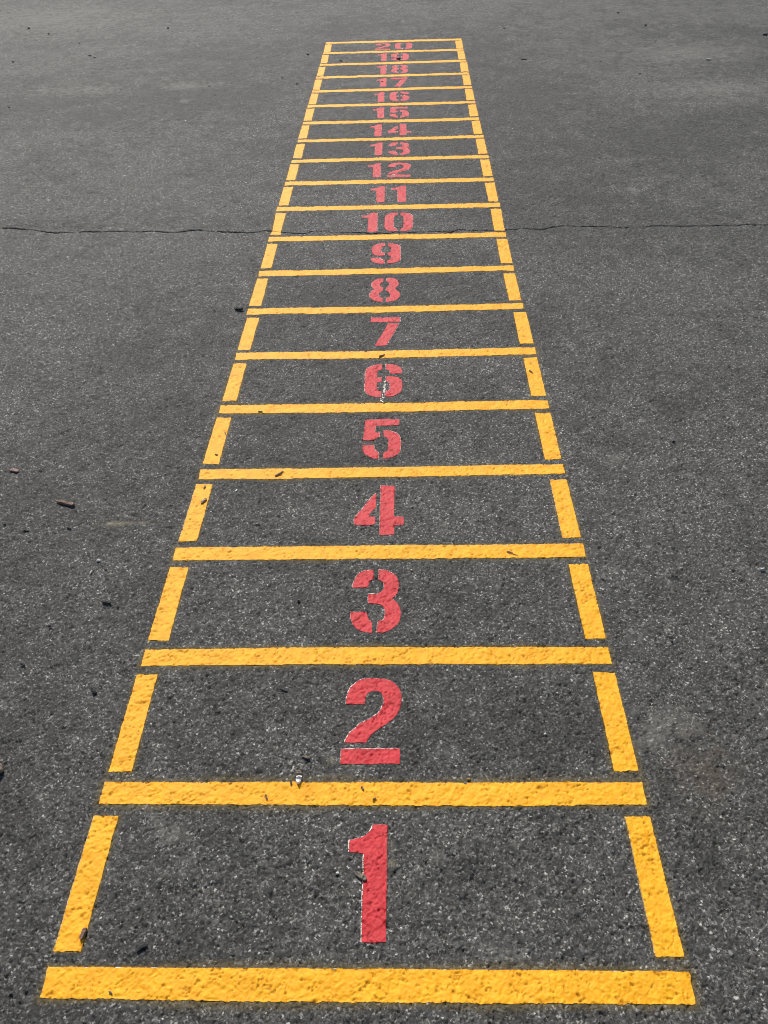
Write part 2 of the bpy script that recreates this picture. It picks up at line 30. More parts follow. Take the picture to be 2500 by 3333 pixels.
'17':[[[[-.0579,5.1235],[-.0357,5.1242],[-.0337,5.1229],[-.0335,5.0712],[-.033,5.0293],[-.0328,4.9699],[-.0328,4.9287],[-.0498,4.9282],[-.0684,4.9297],[-.0697,4.9306],[-.0707,4.9704],[-.0711,5.0092],[-.0713,5.0292],[-.0712,5.0394],[-.0722,5.0653],[-.0721,5.0706],[-.0747,5.0716],[-.085,5.0731],[-.0964,5.0732],[-.0972,5.0745],[-.0978,5.0937],[-.0971,5.095],[-.0863,5.0977],[-.0781,5.1001],[-.0699,5.1047],[-.0648,5.1092],[-.0608,5.1154],[-.0591,5.121]]],[[[-.0049,5.1261],[.0428,5.1272],[.0952,5.1264],[.0947,5.1098],[.0937,5.0923],[.0432,5.0912],[-.0042,5.091],[-.005,5.1094]],[[.0534,5.0801],[.0715,5.0804],[.09,5.0796],[.0835,5.0516],[.0763,5.0232],[.0678,4.99],[.0601,4.9624],[.0549,4.9402],[.0506,4.92],[.0339,4.9194],[.0151,4.9188],[.0139,4.9213],[.0204,4.9492],[.0291,4.98],[.0379,5.0149],[.0461,5.0468]]]],
'18':[[[[-.0617,5.4406],[-.0394,5.4406],[-.0375,5.4392],[-.0374,5.3851],[-.0371,5.3412],[-.0371,5.279],[-.0372,5.2359],[-.054,5.2354],[-.0722,5.2368],[-.0734,5.2378],[-.0745,5.2798],[-.0749,5.3206],[-.0751,5.3417],[-.0751,5.3524],[-.076,5.3798],[-.0759,5.3853],[-.0785,5.3865],[-.0888,5.3882],[-.1001,5.3886],[-.101,5.3899],[-.1016,5.4103],[-.101,5.4116],[-.0902,5.4142],[-.0819,5.4165],[-.0737,5.4211],[-.0686,5.4257],[-.0646,5.4322],[-.0629,5.438]]],[[[.0399,5.4347],[.0238,5.4342],[.0115,5.426],[.002,5.4135],[-.0028,5.3975],[-.0031,5.3792],[0,5.3628],[.0065,5.3493],[.0076,5.3412],[-.0017,5.333],[-.0063,5.3176],[-.0083,5.3002],[-.006,5.2806],[.0005,5.2647],[.0109,5.2524],[.0229,5.244],[.039,5.2391],[.0404,5.2541],[.0405,5.2732],[.0323,5.2767],[.027,5.2877],[.0263,5.3013],[.029,5.3148],[.0366,5.324],[.0408,5.3315],[.0399,5.3534],[.0333,5.361],[.0286,5.3724],[.0288,5.3865],[.0326,5.3964],[.0386,5.404],[.0403,5.4181]],[[.0519,5.4346],[.0676,5.4331],[.081,5.4256],[.0909,5.4134],[.0957,5.3927],[.0961,5.3745],[.0917,5.3589],[.0857,5.3495],[.0848,5.3377],[.0926,5.3272],[.0986,5.3131],[.1007,5.2936],[.0985,5.2726],[.0918,5.258],[.08,5.2475],[.0649,5.241],[.0524,5.24],[.0521,5.2571],[.0524,5.2723],[.0604,5.2746],[.0662,5.2847],[.067,5.2962],[.0634,5.312],[.0573,5.3223],[.0516,5.3306],[.0521,5.3524],[.0577,5.3618],[.0624,5.3735],[.0622,5.3876],[.0581,5.4001],[.0519,5.4068]]]],
'19':[[[[-.0625,5.7497],[-.0413,5.7508],[-.0395,5.7496],[-.0394,5.6993],[-.0391,5.6586],[-.0391,5.6008],[-.0392,5.5607],[-.0551,5.5595],[-.0724,5.5601],[-.0736,5.5609],[-.0745,5.5998],[-.075,5.6377],[-.0752,5.6573],[-.0752,5.6672],[-.0761,5.6925],[-.076,5.6977],[-.0785,5.6986],[-.0883,5.6998],[-.099,5.6996],[-.0998,5.7008],[-.1004,5.7196],[-.0998,5.7209],[-.0896,5.7239],[-.0817,5.7264],[-.0739,5.731],[-.0691,5.7356],[-.0653,5.7417],[-.0637,5.7473]]],[[[.0417,5.7441],[.0268,5.744],[.0073,5.7371],[-.0052,5.7252],[-.0095,5.707],[-.0097,5.6819],[-.0074,5.6568],[-.0017,5.6429],[.0101,5.6341],[.0265,5.627],[.0427,5.629],[.0427,5.6549],[.0335,5.6568],[.0285,5.6652],[.028,5.6904],[.0295,5.7087],[.0343,5.7153],[.0426,5.7194]],[[.0536,5.7409],[.0673,5.7435],[.0812,5.7414],[.095,5.7309],[.1038,5.7149],[.1058,5.6889],[.1057,5.6382],[.1051,5.5864],[.0981,5.5716],[.085,5.5618],[.071,5.5545],[.0551,5.555],[.0544,5.5692],[.0547,5.5868],[.065,5.588],[.0677,5.6077],[.0675,5.6279],[.056,5.6312],[.0548,5.6516],[.0662,5.6644],[.0679,5.6872],[.0667,5.7094],[.0578,5.7159],[.0542,5.7256]],[[-.0098,5.6136],[.0059,5.6111],[.0249,5.6105],[.0289,5.6002],[.0348,5.5886],[.0434,5.5845],[.0439,5.555],[.028,5.5544],[.012,5.5614],[-.0015,5.5746],[-.0075,5.5861],[-.0093,5.5993]]]],
'20':[[[[-.1223,5.9942],[-.1228,6.0006],[-.1216,6.0156],[-.1194,6.0261],[-.1154,6.0365],[-.1094,6.0446],[-.1016,6.0513],[-.0927,6.0554],[-.0828,6.0569],[-.0719,6.0572],[-.0592,6.0562],[-.0491,6.0539],[-.0391,6.0492],[-.0309,6.0428],[-.0245,6.0343],[-.0196,6.0248],[-.0173,6.0132],[-.0172,6.0018],[-.0185,5.9883],[-.0215,5.9751],[-.0258,5.9653],[-.0335,5.9547],[-.042,5.9457],[-.0523,5.9379],[-.0616,5.9307],[-.0691,5.9234],[-.074,5.9172],[-.0781,5.9098],[-.0812,5.9024],[-.0931,5.902],[-.1084,5.9026],[-.1199,5.9042],[-.1208,5.9061],[-.1167,5.9161],[-.1112,5.9267],[-.103,5.9361],[-.0948,5.9457],[-.0846,5.9525],[-.0752,5.9577],[-.0676,5.9646],[-.0599,5.9721],[-.0557,5.9786],[-.0528,5.9863],[-.0509,5.9942],[-.0511,6.0021],[-.0524,6.0102],[-.0547,6.0172],[-.0593,6.0226],[-.0656,6.0252],[-.0728,6.025],[-.0799,6.0224],[-.0846,6.0157],[-.0866,6.0048],[-.0871,5.9934],[-.0966,5.9932]],[[-.1259,5.8886],[-.0189,5.8874],[-.0188,5.8727],[-.0198,5.8547],[-.0498,5.8546],[-.0912,5.855],[-.1249,5.8559],[-.1258,5.8575],[-.1255,5.8743]]],[[[.0686,6.0537],[.0548,6.0528],[.0386,6.05],[.0226,6.0373],[.014,6.022],[.0127,5.9868],[.0135,5.9404],[.0135,5.9062],[.0208,5.8833],[.0332,5.8638],[.0483,5.8627],[.0663,5.8633],[.0666,5.8892],[.0556,5.8957],[.0516,5.9185],[.0513,5.9645],[.0534,6.0151],[.0597,6.0245],[.0686,6.0298]],[[.0799,6.0509],[.0954,6.0537],[.1148,6.0462],[.1274,6.0312],[.1333,6.013],[.1318,5.9584],[.1297,5.9053],[.1238,5.8832],[.1114,5.8693],[.0933,5.8632],[.0798,5.8623],[.0796,5.8883],[.0891,5.9007],[.091,5.9346],[.0931,5.9924],[.0918,6.0201],[.0806,6.0269]]]]}
CRACK=[[-1.7163,2.9236],[-1.6343,2.9157],[-1.5413,2.8975],[-1.4462,2.8666],[-1.3371,2.8447],[-1.2554,2.8558],[-1.0499,2.8411],[-.9757,2.8463],[-.8766,2.8188],[-.7891,2.8388],[-.7059,2.8207],[-.6219,2.8091],[-.5527,2.8006],[-.4952,2.8129],[-.4296,2.7999],[-.383,2.7849],[-.3376,2.7793],[-.3031,2.7989],[-.2483,2.802],[-.2211,2.7866],[-.1214,2.781],[-.0591,2.7708],[.0052,2.7671],[.041,2.7786],[.0805,2.7663],[.1212,2.7719],[.1928,2.777],[.2454,2.7679],[.2919,2.7877],[.3479,2.7765],[.4283,2.7686],[.5033,2.7723],[.5402,2.7849],[.5915,2.7727],[.6359,2.7763],[.7001,2.7973],[.8269,2.7869],[.9511,2.7681],[1.0814,2.7814],[1.2353,2.7633],[1.3644,2.7724],[1.5072,2.7641],[1.5804,2.7678]]
DEBRIS=[['stick',[-.7969,1.112],[-.8218,1.1209],[-.7721,1.1031],6,'brown','long brown bark stick lying on the asphalt left of the red number 4'],
['chip',[-.9776,1.2478],[-.9908,1.2521],[-.9644,1.2435],3,'red','small reddish chip by the left edge of the photo above the long brown stick'],
['chip',[-.7608,1.0197],[-.7663,1.0226],[-.7553,1.0168],3,'dark','tiny dark chip just below the long brown bark stick'],
['chip',[-.8647,1.0126],[-.8722,1.0144],[-.8572,1.0108],3,'dark','thin dark chip below and left of the long brown bark stick'],
['pebble',[-.926,1.0339],[-.9307,1.034],[-.9214,1.0338],5,'dark','small dark pebble at the left edge below the reddish chip'],
['pebble',[-.6544,.9033],[-.6585,.9034],[-.6504,.9033],6,'pale','small pale round pebble left of the yellow dash beside the number 3'],
['pebble',[-.6293,.8726],[-.6333,.8726],[-.6254,.8725],5,'dark','small dark pebble just below the pale round pebble'],
['stick',[-.6611,.865],[-.6622,.8591],[-.6599,.871],2,'pale','thin pale splinter left of the small dark pebble'],
['stick',[-.5996,.7704],[-.6099,.7728],[-.5893,.768],4,'black','short black stick on the asphalt left of the middle of the number 3 dash'],
['chip',[-.7044,.7008],[-.7079,.6991],[-.7009,.7025],4,'dark','dark chip on the asphalt left of the gap below the number 3 dash'],
['chip',[-.7278,.5976],[-.7329,.5993],[-.7227,.596],4,'dark','dark chip near the left edge level with the line between 2 and 3'],
['stick',[-.559,.5284],[-.5646,.5318],[-.5534,.525],4,'black','stubby black stick left of the yellow dash beside the number 2'],
['pebble',[-.6916,.3533],[-.7043,.3533],[-.6789,.3533],26,'tan','large tan stone cut off by the left edge of the photo'],
['chip',[-.4441,.0635],[-.4459,.0547],[-.4422,.0723],4,'brown','brown bark scrap overlapping the inner edge of the lowest left dash'],
['chip',[-.3465,.0432],[-.3542,.0391],[-.3388,.0473],3,'black','black leaf scrap just above the bottom yellow line'],
['chip',[-.3792,-.0205],[-.3819,-.0191],[-.3765,-.022],3,'grey','tiny grey speck of debris on the bottom yellow line'],
['flake',[-.1313,.338],[-.1336,.353],[-.1291,.3232],7,'white','white tipped feathery flake standing at the yellow line between 1 and 2'],
['stick',[-.1845,.2974],[-.186,.3028],[-.1831,.2921],2,'brown','short upright brown twig on the yellow line between 1 and 2 towards its left'],
['stick',[-.1429,.3251],[-.1438,.3288],[-.142,.3214],2,'dark','tiny dark splinter just left of the white tipped flake'],
['stick',[-.014,.3151],[-.0158,.3187],[-.0122,.3115],2,'brown','tiny brown splinter in the middle of the yellow line between 1 and 2'],
['stick',[.0079,.2942],[.0047,.293],[.0112,.2954],1.5,'brown','faint brown sliver low on the yellow line between 1 and 2'],
['pebble',[.176,.3335],[.173,.3335],[.1791,.3335],5,'ochre','yellowish pebble on the upper edge of the line between 1 and 2'],
['pebble',[.1701,.3268],[.1677,.3268],[.1726,.3268],3,'grey','small grey pebble touching the yellowish pebble'],
['chip',[-.0115,.1549],[-.0208,.1605],[-.0022,.1494],3.5,'umber','flat brown stone against the left side of the red number 1'],
['pebble',[-.0502,.161],[-.053,.161],[-.0474,.161],5,'pale','pale grey pebble left of the flat brown stone at number 1'],
['stick',[.313,.9123],[.3003,.9196],[.3257,.9049],1.6,'brown','thin reddish twig on the yellow line between 3 and 4'],
['stick',[.3073,.9185],[.3004,.9212],[.3141,.9158],1.2,'brown','finer twig crossing the reddish twig on the line between 3 and 4'],
['stick',[-.2641,1.2216],[-.2735,1.2115],[-.2547,1.2317],3,'brown','brown stick on the yellow line between 4 and 5'],
['chip',[-.4431,1.1123],[-.4479,1.104],[-.4383,1.1206],4,'tan','tan wood chip in the middle of the left dash beside number 4'],
['chip',[-.4506,1.1673],[-.4516,1.1618],[-.4496,1.1729],2,'brown','tiny brown chip at the top of the left dash beside number 4'],
['stick',[-.0053,1.8107],[-.0149,1.8054],[.0043,1.816],3,'brown','short brown stick on the yellow line just above the number 6'],
['stick',[-.3504,1.509],[-.3567,1.5099],[-.344,1.508],2,'dark','thin dark splinter on the line between 5 and 6'],
['stick',[.4482,1.7011],[.4442,1.7065],[.4522,1.6958],2.5,'brown','brown splinter on the right dash beside the number 6'],
['stick',[-.5057,2.1369],[-.5199,2.1386],[-.4916,2.1352],7,'black','stout black stick beside the left end of the line between 7 and 8'],
['chip',[-.4439,1.3068],[-.4483,1.3082],[-.4394,1.3053],2,'brown','tiny brown chip low on the left dash beside number 5'],
['stick',[-.4352,1.4041],[-.4375,1.41],[-.433,1.3982],1.5,'brown','tiny brown sliver at the inner edge of the left dash beside number 5'],
['chip',[.0385,5.5763],[.0264,5.5818],[.0506,5.5708],9,'black','black chip across the foot of the digit 9 in number 19'],
['chip',[-.0593,5.0394],[-.0669,5.0419],[-.0518,5.0369],2.5,'black','tiny black splinter across the digit 1 of number 17'],
['pebble',[.8637,.8495],[.8583,.8496],[.8691,.8494],9,'pale','pale pebble with a dark shadow close to the right edge of the photo'],
['pebble',[.6142,.6471],[.6107,.6472],[.6176,.6471],6,'dark','dark pebble alone on the asphalt right of the gap below number 3'],
['pebble',[.3254,.4265],[.3225,.4265],[.3283,.4265],5,'pale','pale pebble inside the number 2 box near its right dash'],
['pebble',[.787,1.336],[.7821,1.3361],[.7919,1.3359],6,'black','black pebble on the asphalt far right of the number 5'],
['flake',[-.3666,1.1544],[-.3684,1.1502],[-.3649,1.1587],2,'white','pale curved flake on the asphalt right of the left dash beside 4'],
['pebble',[-.1709,.768],[-.1743,.7681],[-.1675,.768],5,'black','black pebble inside the number 3 box left of the digit'],
['chip',[-.1208,.3777],[-.1278,.38],[-.1138,.3755],3,'umber','dark brown chip in the number 2 box left of the digit foot'],
['stick',[-.1775,.5296],[-.1852,.5326],[-.1698,.5266],2.5,'black','thin black stick in the number 2 box near its upper left'],
['pebble',[.0791,.8616],[.076,.8616],[.0823,.8615],4,'pale','pale pebble at the top right of the red number 3'],
['pebble',[-2.8804,6.9116],[-2.8946,6.9136],[-2.8662,6.9097],14,'grey','grey pebble at the far left near the top edge of the photo'],
['pebble',[-2.6439,6.6746],[-2.6539,6.6759],[-2.6339,6.6733],13,'black','black pebble just right of the grey pebble at the far left'],
['pebble',[-2.3029,6.3274],[-2.3112,6.3285],[-2.2946,6.3263],9,'dark','small dark pebble midway between the far left pebbles and the pair of stones'],
['pebble',[-2.1106,5.9259],[-2.1241,5.9275],[-2.0972,5.9243],16,'grey','larger stone of the touching pair on the far left asphalt'],
['pebble',[-2.0618,5.8679],[-2.0707,5.8689],[-2.0529,5.8668],10,'black','smaller black stone of the touching pair on the far left asphalt'],
['pebble',[-2.6163,5.8221],[-2.6264,5.8233],[-2.6063,5.821],11,'dark','dark pebble near the left edge below the far grey pebble'],
['pebble',[-1.7389,6.753],[-1.7488,6.7544],[-1.7291,6.7516],14,'black','black pebble left of and above the number 20'],
['pebble',[-2.2425,4.7099],[-2.2491,4.7106],[-2.2358,4.7093],8,'black','black pebble near the left edge level with number 15'],
['pebble',[-1.119,5.0507],[-1.1267,5.0515],[-1.1112,5.0499],7,'dark','small dark pebble on the asphalt left of number 16'],
['pebble',[-1.0504,4.8485],[-1.056,4.8491],[-1.0448,4.8479],7,'dark','small dark pebble below right of the one left of number 16'],
['pebble',[1.708,6.8084],[1.6978,6.8099],[1.7181,6.8069],16,'black','black pebble highest on the right, near the top edge'],
['pebble',[1.8159,6.3499],[1.8063,6.3513],[1.8254,6.3486],13,'dark','dark pebble below right of the highest black pebble'],
['pebble',[1.7673,5.8405],[1.7613,5.8413],[1.7733,5.8397],8,'dark','small dark pebble third down on the upper right'],
['pebble',[1.3192,5.3618],[1.3135,5.3625],[1.3249,5.3611],9,'dark','small dark pebble on the right level with number 18'],
['pebble',[1.4951,5.0515],[1.4879,5.0523],[1.5022,5.0507],8,'dark','dark pebble on the right level with number 17'],
['stick',[1.9829,5.3383],[1.9691,5.3438],[1.9966,5.3327],7,'pale','pale stick lying on the upper right asphalt'],
['chip',[2.5313,5.9403],[2.5203,5.951],[2.5422,5.9295],10,'black','black chip touching the right edge near the top'],
['pebble',[1.5158,4.8895],[1.5097,4.8902],[1.5219,4.8889],7,'dark','dark pebble right of and below the one level with number 17'],
['stick',[.8462,5.4726],[.8291,5.4787],[.8632,5.4666],5,'dark','thin dark twig on the asphalt right of number 18'],
['pebble',[.8088,6.399],[.7989,6.4004],[.8187,6.3976],11,'black','black pebble right of and above the number 20'],
['pebble',[-.5755,5.7751],[-.584,5.7761],[-.5671,5.7741],11,'black','upper black pebble near the ladder, close by the left dash at 19'],
['pebble',[-.5792,5.0428],[-.5859,5.0435],[-.5726,5.0421],9,'black','lower black pebble of two near the ladder, hugging the dash at 16'],
['pebble',[-.6855,5.1891],[-.6923,5.1898],[-.6787,5.1883],9,'black','black pebble left of the one beside the 16 dash'],
['pebble',[-2.9766,7.6841],[-2.9822,7.685],[-2.9709,7.6833],5,'white','tiny white stone at the very top left'],
['pebble',[-2.142,7.3782],[-2.1487,7.3792],[-2.1354,7.3772],7,'white','white stone near the top edge between the far left pebbles and number 20'],
['pebble',[-2.6514,6.4608],[-2.6574,6.4616],[-2.6453,6.46],7,'white','tiny white stone below the far left pebbles'],
['pebble',[-1.6075,6.5866],[-1.6123,6.5873],[-1.6027,6.586],5,'white','tiny white stone right of the black pebble above left of number 20'],
['pebble',[-.6186,6.3618],[-.6231,6.3624],[-.614,6.3612],6,'white','tiny white stone above the left corner of number 20'],
['pebble',[-1.1287,4.3494],[-1.1331,4.3497],[-1.1244,4.349],4,'white','tiny white stone farther out from the ladder, level with number 14'],
['pebble',[-.863,4.6588],[-.8666,4.6591],[-.8593,4.6584],3,'white','tiny white stone, the nearer to the ladder of two far left of 15'],
['chip',[-.3393,5.572],[-.3487,5.5772],[-.3299,5.5668],5,'dark','thin dark chip in the number 19 box near its left dash']]
STAINS=[[[-1.9422,5.0468],.3725,.156,'dust'],[[-1.2424,5.0785],.2326,.0997,'dust'],[[1.9346,5.5538],.4902,.3211,'dust'],[[1.8817,4.6883],.333,.2482,'dust'],[[-2.8441,7.2982],.7948,.6363,'dust'],[[.6213,1.2734],.0336,.0371,'dust'],[[-.6308,1.0343],.0476,.0102,'tan'],[[.0396,.1998],.0083,.0182,'tan'],[[.5967,.3434],.0597,.0922,'rust'],[[.5414,.4335],.0683,.0403,'dust'],[[.2117,.0359],.042,.0177,'dust'],[[-.3418,.2392],.0322,.0225,'dust'],[[1.0613,3.1675],.0391,.0431,'dust'],[[-1.2142,4.7439],.037,.0515,'dust'],[[-.033,.3704],.0509,.0128,'tan'],[[.1136,.1902],.0102,.0106,'dust'],[[-.0595,.339],.0335,.0093,'rust']]
SMEAR=[[.0044,1.6753],[.0076,1.6512],[.0042,1.6311],[.0053,1.6176],[.0028,1.6044],[.0013,1.5848],[.0006,1.5685],[0,1.5556],[-.0008,1.5493]]

# ---------------------------------------------------------------- camera
cd = bpy.data.cameras.new('camera'); cam = bpy.data.objects.new('camera', cd); C.objects.link(cam)
s_, u_, d_ = [Vector(a) for a in CAM_AXES]
cam.matrix_world = Matrix((( s_.x, u_.x, -d_.x, CAM_POS[0]), (s_.y, u_.y, -d_.y, CAM_POS[1]),
                           (s_.z, u_.z, -d_.z, CAM_POS[2]), (0, 0, 0, 1)))
cd.sensor_fit = 'VERTICAL'; cd.sensor_height = 36; cd.lens = 36 * CAM_F / 3333
cd.clip_start = 0.02; cd.clip_end = 400
S.camera = cam
# ---------------------------------------------------------------- daylight
SUN_EL, SUN_AZ = math.radians(46), math.radians(-20)     # azimuth from +y, negative = to the left
sdir = Vector((math.sin(SUN_AZ) * math.cos(SUN_EL), math.cos(SUN_AZ) * math.cos(SUN_EL), math.sin(SUN_EL)))
wd = bpy.data.worlds.new('World'); S.world = wd; wd.use_nodes = True
wn = wd.node_tree; bg = wn.nodes['Background']
sky = wn.nodes.new('ShaderNodeTexSky'); sky.sky_type = 'NISHITA'; sky.sun_disc = False
sky.sun_elevation = SUN_EL; sky.sun_rotation = SUN_AZ
sky.air_density = 1.0; sky.dust_density = 1.5; sky.ozone_density = 1.0
wn.links.new(sky.outputs[0], bg.inputs[0]); bg.inputs[1].default_value = 0.11
ld = bpy.data.lights.new('sun', 'SUN'); ld.energy = 4.8; ld.angle = math.radians(0.53); ld.color = (1, .955, .88)
sun = bpy.data.objects.new('sun', ld); C.objects.link(sun)
sun.rotation_euler = (-sdir).to_track_quat('-Z', 'Y').to_euler()
S.view_settings.view_transform = 'Standard'; S.view_settings.look = 'None'
S.view_settings.exposure = 0.15; S.view_settings.gamma = 1
# ---------------------------------------------------------------- node helpers
class NT:
    def __init__(self, nt): self.t = nt; self.n = nt.nodes; self.l = nt.links
    def put(self, sock, v):
        if isinstance(v, bpy.types.NodeSocket): self.l.new(v, sock)
        elif v is not None: sock.default_value = v
    def m(self, op, a, b=None, c=None, clamp=False):
        n = self.n.new('ShaderNodeMath'); n.operation = op; n.use_clamp = clamp
        self.put(n.inputs[0], a); self.put(n.inputs[1], b); self.put(n.inputs[2], c); return n.outputs[0]
    def vm(self, op, a, b=None, sc=None):
        n = self.n.new('ShaderNodeVectorMath'); n.operation = op
        self.put(n.inputs[0], a); self.put(n.inputs[1], b)
        if sc is not None: self.put(n.inputs['Scale'], sc)
        return n.outputs['Value'] if op in ('LENGTH', 'DISTANCE', 'DOT_PRODUCT') else n.outputs[0]
    def noise(self, v, sc, det=2, rough=.5, out='Fac', dist=0):
        n = self.n.new('ShaderNodeTexNoise'); self.put(n.inputs['Vector'], v); n.inputs['Scale'].default_value = sc
        n.inputs['Detail'].default_value = det; n.inputs['Roughness'].default_value = rough
        n.inputs['Distortion'].default_value = dist; return n.outputs[out]
    def vor(self, v, sc, feat='F1'):
        n = self.n.new('ShaderNodeTexVoronoi'); n.feature = feat; self.put(n.inputs['Vector'], v)
        n.inputs['Scale'].default_value = sc; return n
    def ss(self, x, a, b, lo=0., hi=1.):
        n = self.n.new('ShaderNodeMapRange'); n.interpolation_type = 'SMOOTHSTEP'; self.put(n.inputs[0], x)
        for i, k in enumerate((a, b, lo, hi)): self.put(n.inputs[i + 1], k)
        return n.outputs[0]
    def mix(self, f, a, b):
        n = self.n.new('ShaderNodeMix'); n.data_type = 'RGBA'; self.put(n.inputs['Factor'], f)
        self.put(n.inputs[6], a); self.put(n.inputs[7], b); return n.outputs[2]
    def mul(self, col, f):
        return self.vm('SCALE', col, sc=f)
    def sep(self, c):
        n = self.n.new('ShaderNodeSeparateColor'); self.put(n.inputs[0], c); return n.outputs
    def ramp(self, f, stops, interp='LINEAR'):
        n = self.n.new('ShaderNodeValToRGB'); n.color_ramp.interpolation = interp; self.put(n.inputs[0], f)
        e = n.color_ramp.elements
        while len(e) < len(stops): e.new(.5)
        for el, (p, c) in zip(e, stops): el.position = p; el.color = (*c, 1) if len(c) == 3 else c
        return n.outputs[0]
def mat(name):
    m = bpy.data.materials.new(name); m.use_nodes = True; k = NT(m.node_tree)
    return m, k, m.node_tree.nodes['Principled BSDF']
def bump(k, h, b, strength=1., dist=1.):
    n = k.n.new('ShaderNodeBump'); n.inputs['Strength'].default_value = strength; n.inputs['Distance'].default_value = dist
    k.put(n.inputs['Height'], h); k.l.new(n.outputs[0], b.inputs['Normal'])
def attr(k, name, out='Fac'):
    n = k.n.new('ShaderNodeAttribute'); n.attribute_name = name; n.attribute_type = 'GEOMETRY'; return n.outputs[out]
def asphalt_material():
    m, k, b = mat('worn_asphalt')
    pos = k.n.new('ShaderNodeNewGeometry').outputs['Position']
    flat = k.vm('MULTIPLY', pos, (1, 1, 0))
    w = k.vm('SUBTRACT', k.noise(flat, 300, 2, .7, 'Color'), (.5, .5, .5))
    B = k.vor(k.vm('ADD', flat, k.vm('SCALE', w, sc=.006)), 330)
    rb = k.sep(B.outputs['Color'])
    cell = attr(k, 'stone'); wear = attr(k, 'wear'); deep = attr(k, 'deep'); spray = attr(k, 'spray'); st = attr(k, 'stain', 'Color')
    den = k.m('MULTIPLY', k.m('SUBTRACT', wear, .5), .07)
    base = k.ramp(k.m('ADD', rb[0], den), [(0, (.0165, .0163, .0148)), (.32, (.036, .0355, .0325)), (.62, (.066, .065, .0595)),
                               (.84, (.118, .116, .106)), (.95, (.17, .167, .153)), (1, (.34, .33, .305))])
    stone = k.ramp(k.m('ADD', cell, den), [(0, (.023, .0226, .0205)), (.45, (.046, .0455, .0415)), (.78, (.080, .0785, .072)), (.93, (.135, .132, .121)), (1, (.26, .255, .235))])
    col = k.mix(k.ss(rb[1], .42, .46), base, stone)
    col = k.mix(k.m('MULTIPLY', deep, .85), col, (.008, .008, .0075, 1))  # recesses coloured near black: dark bitumen plus painted-in crevice shade
    col = k.mul(col, k.ss(wear, .12, .88, .80, 1.20))
    s3 = k.sep(st)
    for i, (c, a) in enumerate((((.17, .165, .145, 1), .38), ((.25, .21, .135, 1), .6), ((.10, .068, .044, 1), .30))):
        col = k.mix(k.m('MULTIPLY', s3[i], a), col, c)
    sp = k.noise(flat, 520, 2, .65)
    col = k.mix(k.m('MULTIPLY', k.ss(k.m('ADD', sp, k.m('MULTIPLY', spray, .32)), .60, .84), .65), col, (.13, .088, .018, 1))
    k.put(b.inputs['Base Color'], col); b.inputs['Roughness'].default_value = .8
    b.inputs['Specular IOR Level'].default_value = .34
    h = k.m('ADD', k.m('MULTIPLY', k.ss(B.outputs[0], .6, .2), k.m('MULTIPLY_ADD', rb[2], .0009, .0001)), k.m('MULTIPLY', k.noise(flat, 800, 2, .6), .0004))
    bump(k, h, b); return m
def paint_material(name, col, dark, rough=.5, alt=None):
    m, k, b = mat(name)
    pos = k.vm('MULTIPLY', k.n.new('ShaderNodeNewGeometry').outputs['Position'], (1, 1, 0))
    c = k.mix(k.ss(k.noise(pos, 30, 4, .6), .35, .68), (*col, 1), (*(alt or col), 1))
    fine = k.noise(pos, 620, 3, .65)
    c = k.mix(k.m('MULTIPLY', attr(k, 'deep'), .5), c, (*dark, 1))  # creases darkened in the film's colour, standing in for their shade
    hole = k.m('MULTIPLY', k.ss(k.noise(pos, 230, 2, .5), .72, .76), .8)
    c = k.mix(hole, c, (*dark, 1))
    k.put(b.inputs['Base Color'], c); b.inputs['Roughness'].default_value = rough
    b.inputs['Specular IOR Level'].default_value = .3
    bump(k, k.m('MULTIPLY', fine, .0006), b); return m
M = {}
M['asphalt'] = asphalt_material()
M['yellow'] = paint_material('yellow_line_paint', (.70, .305, .002), (.20, .08, .003), .62, (.76, .36, .006))
M['red'] = paint_material('red_stencil_paint', (.41, .014, .019), (.09, .007, .008), .6, (.49, .023, .030))
M['white'] = paint_material('white_first_coat', (.80, .76, .68), (.3, .28, .25), .5)
def plain(name, c1, c2, sc=220, rough=.75, bmp=.0006):
    m, k, b = mat(name); tc = k.n.new('ShaderNodeTexCoord').outputs['Object']
    k.put(b.inputs['Base Color'], k.mix(k.ss(k.noise(tc, sc, 4, .6), .35, .65), (*c1, 1), (*c2, 1)))
    b.inputs['Roughness'].default_value = rough
    bump(k, k.m('MULTIPLY', k.noise(tc, sc * 2, 3, .6), bmp), b); return m
HUES = {'brown': ((.085, .045, .03), (.22, .13, .085)), 'umber': ((.07, .055, .04), (.17, .135, .10)), 'red': ((.13, .06, .055), (.26, .16, .14)),
        'dark': ((.018, .017, .016), (.045, .042, .038)), 'black': ((.008, .008, .008), (.022, .021, .02)), 'pale': ((.30, .28, .24), (.55, .52, .46)),
        'tan': ((.26, .17, .11), (.42, .31, .22)), 'grey': ((.09, .09, .085), (.22, .21, .2)), 'white': ((.6, .58, .52), (.85, .83, .78)),
        'ochre': ((.30, .20, .05), (.45, .33, .12))}
for h, (a, c) in HUES.items(): M['bit_' + h] = plain(h + '_debris', a, c)
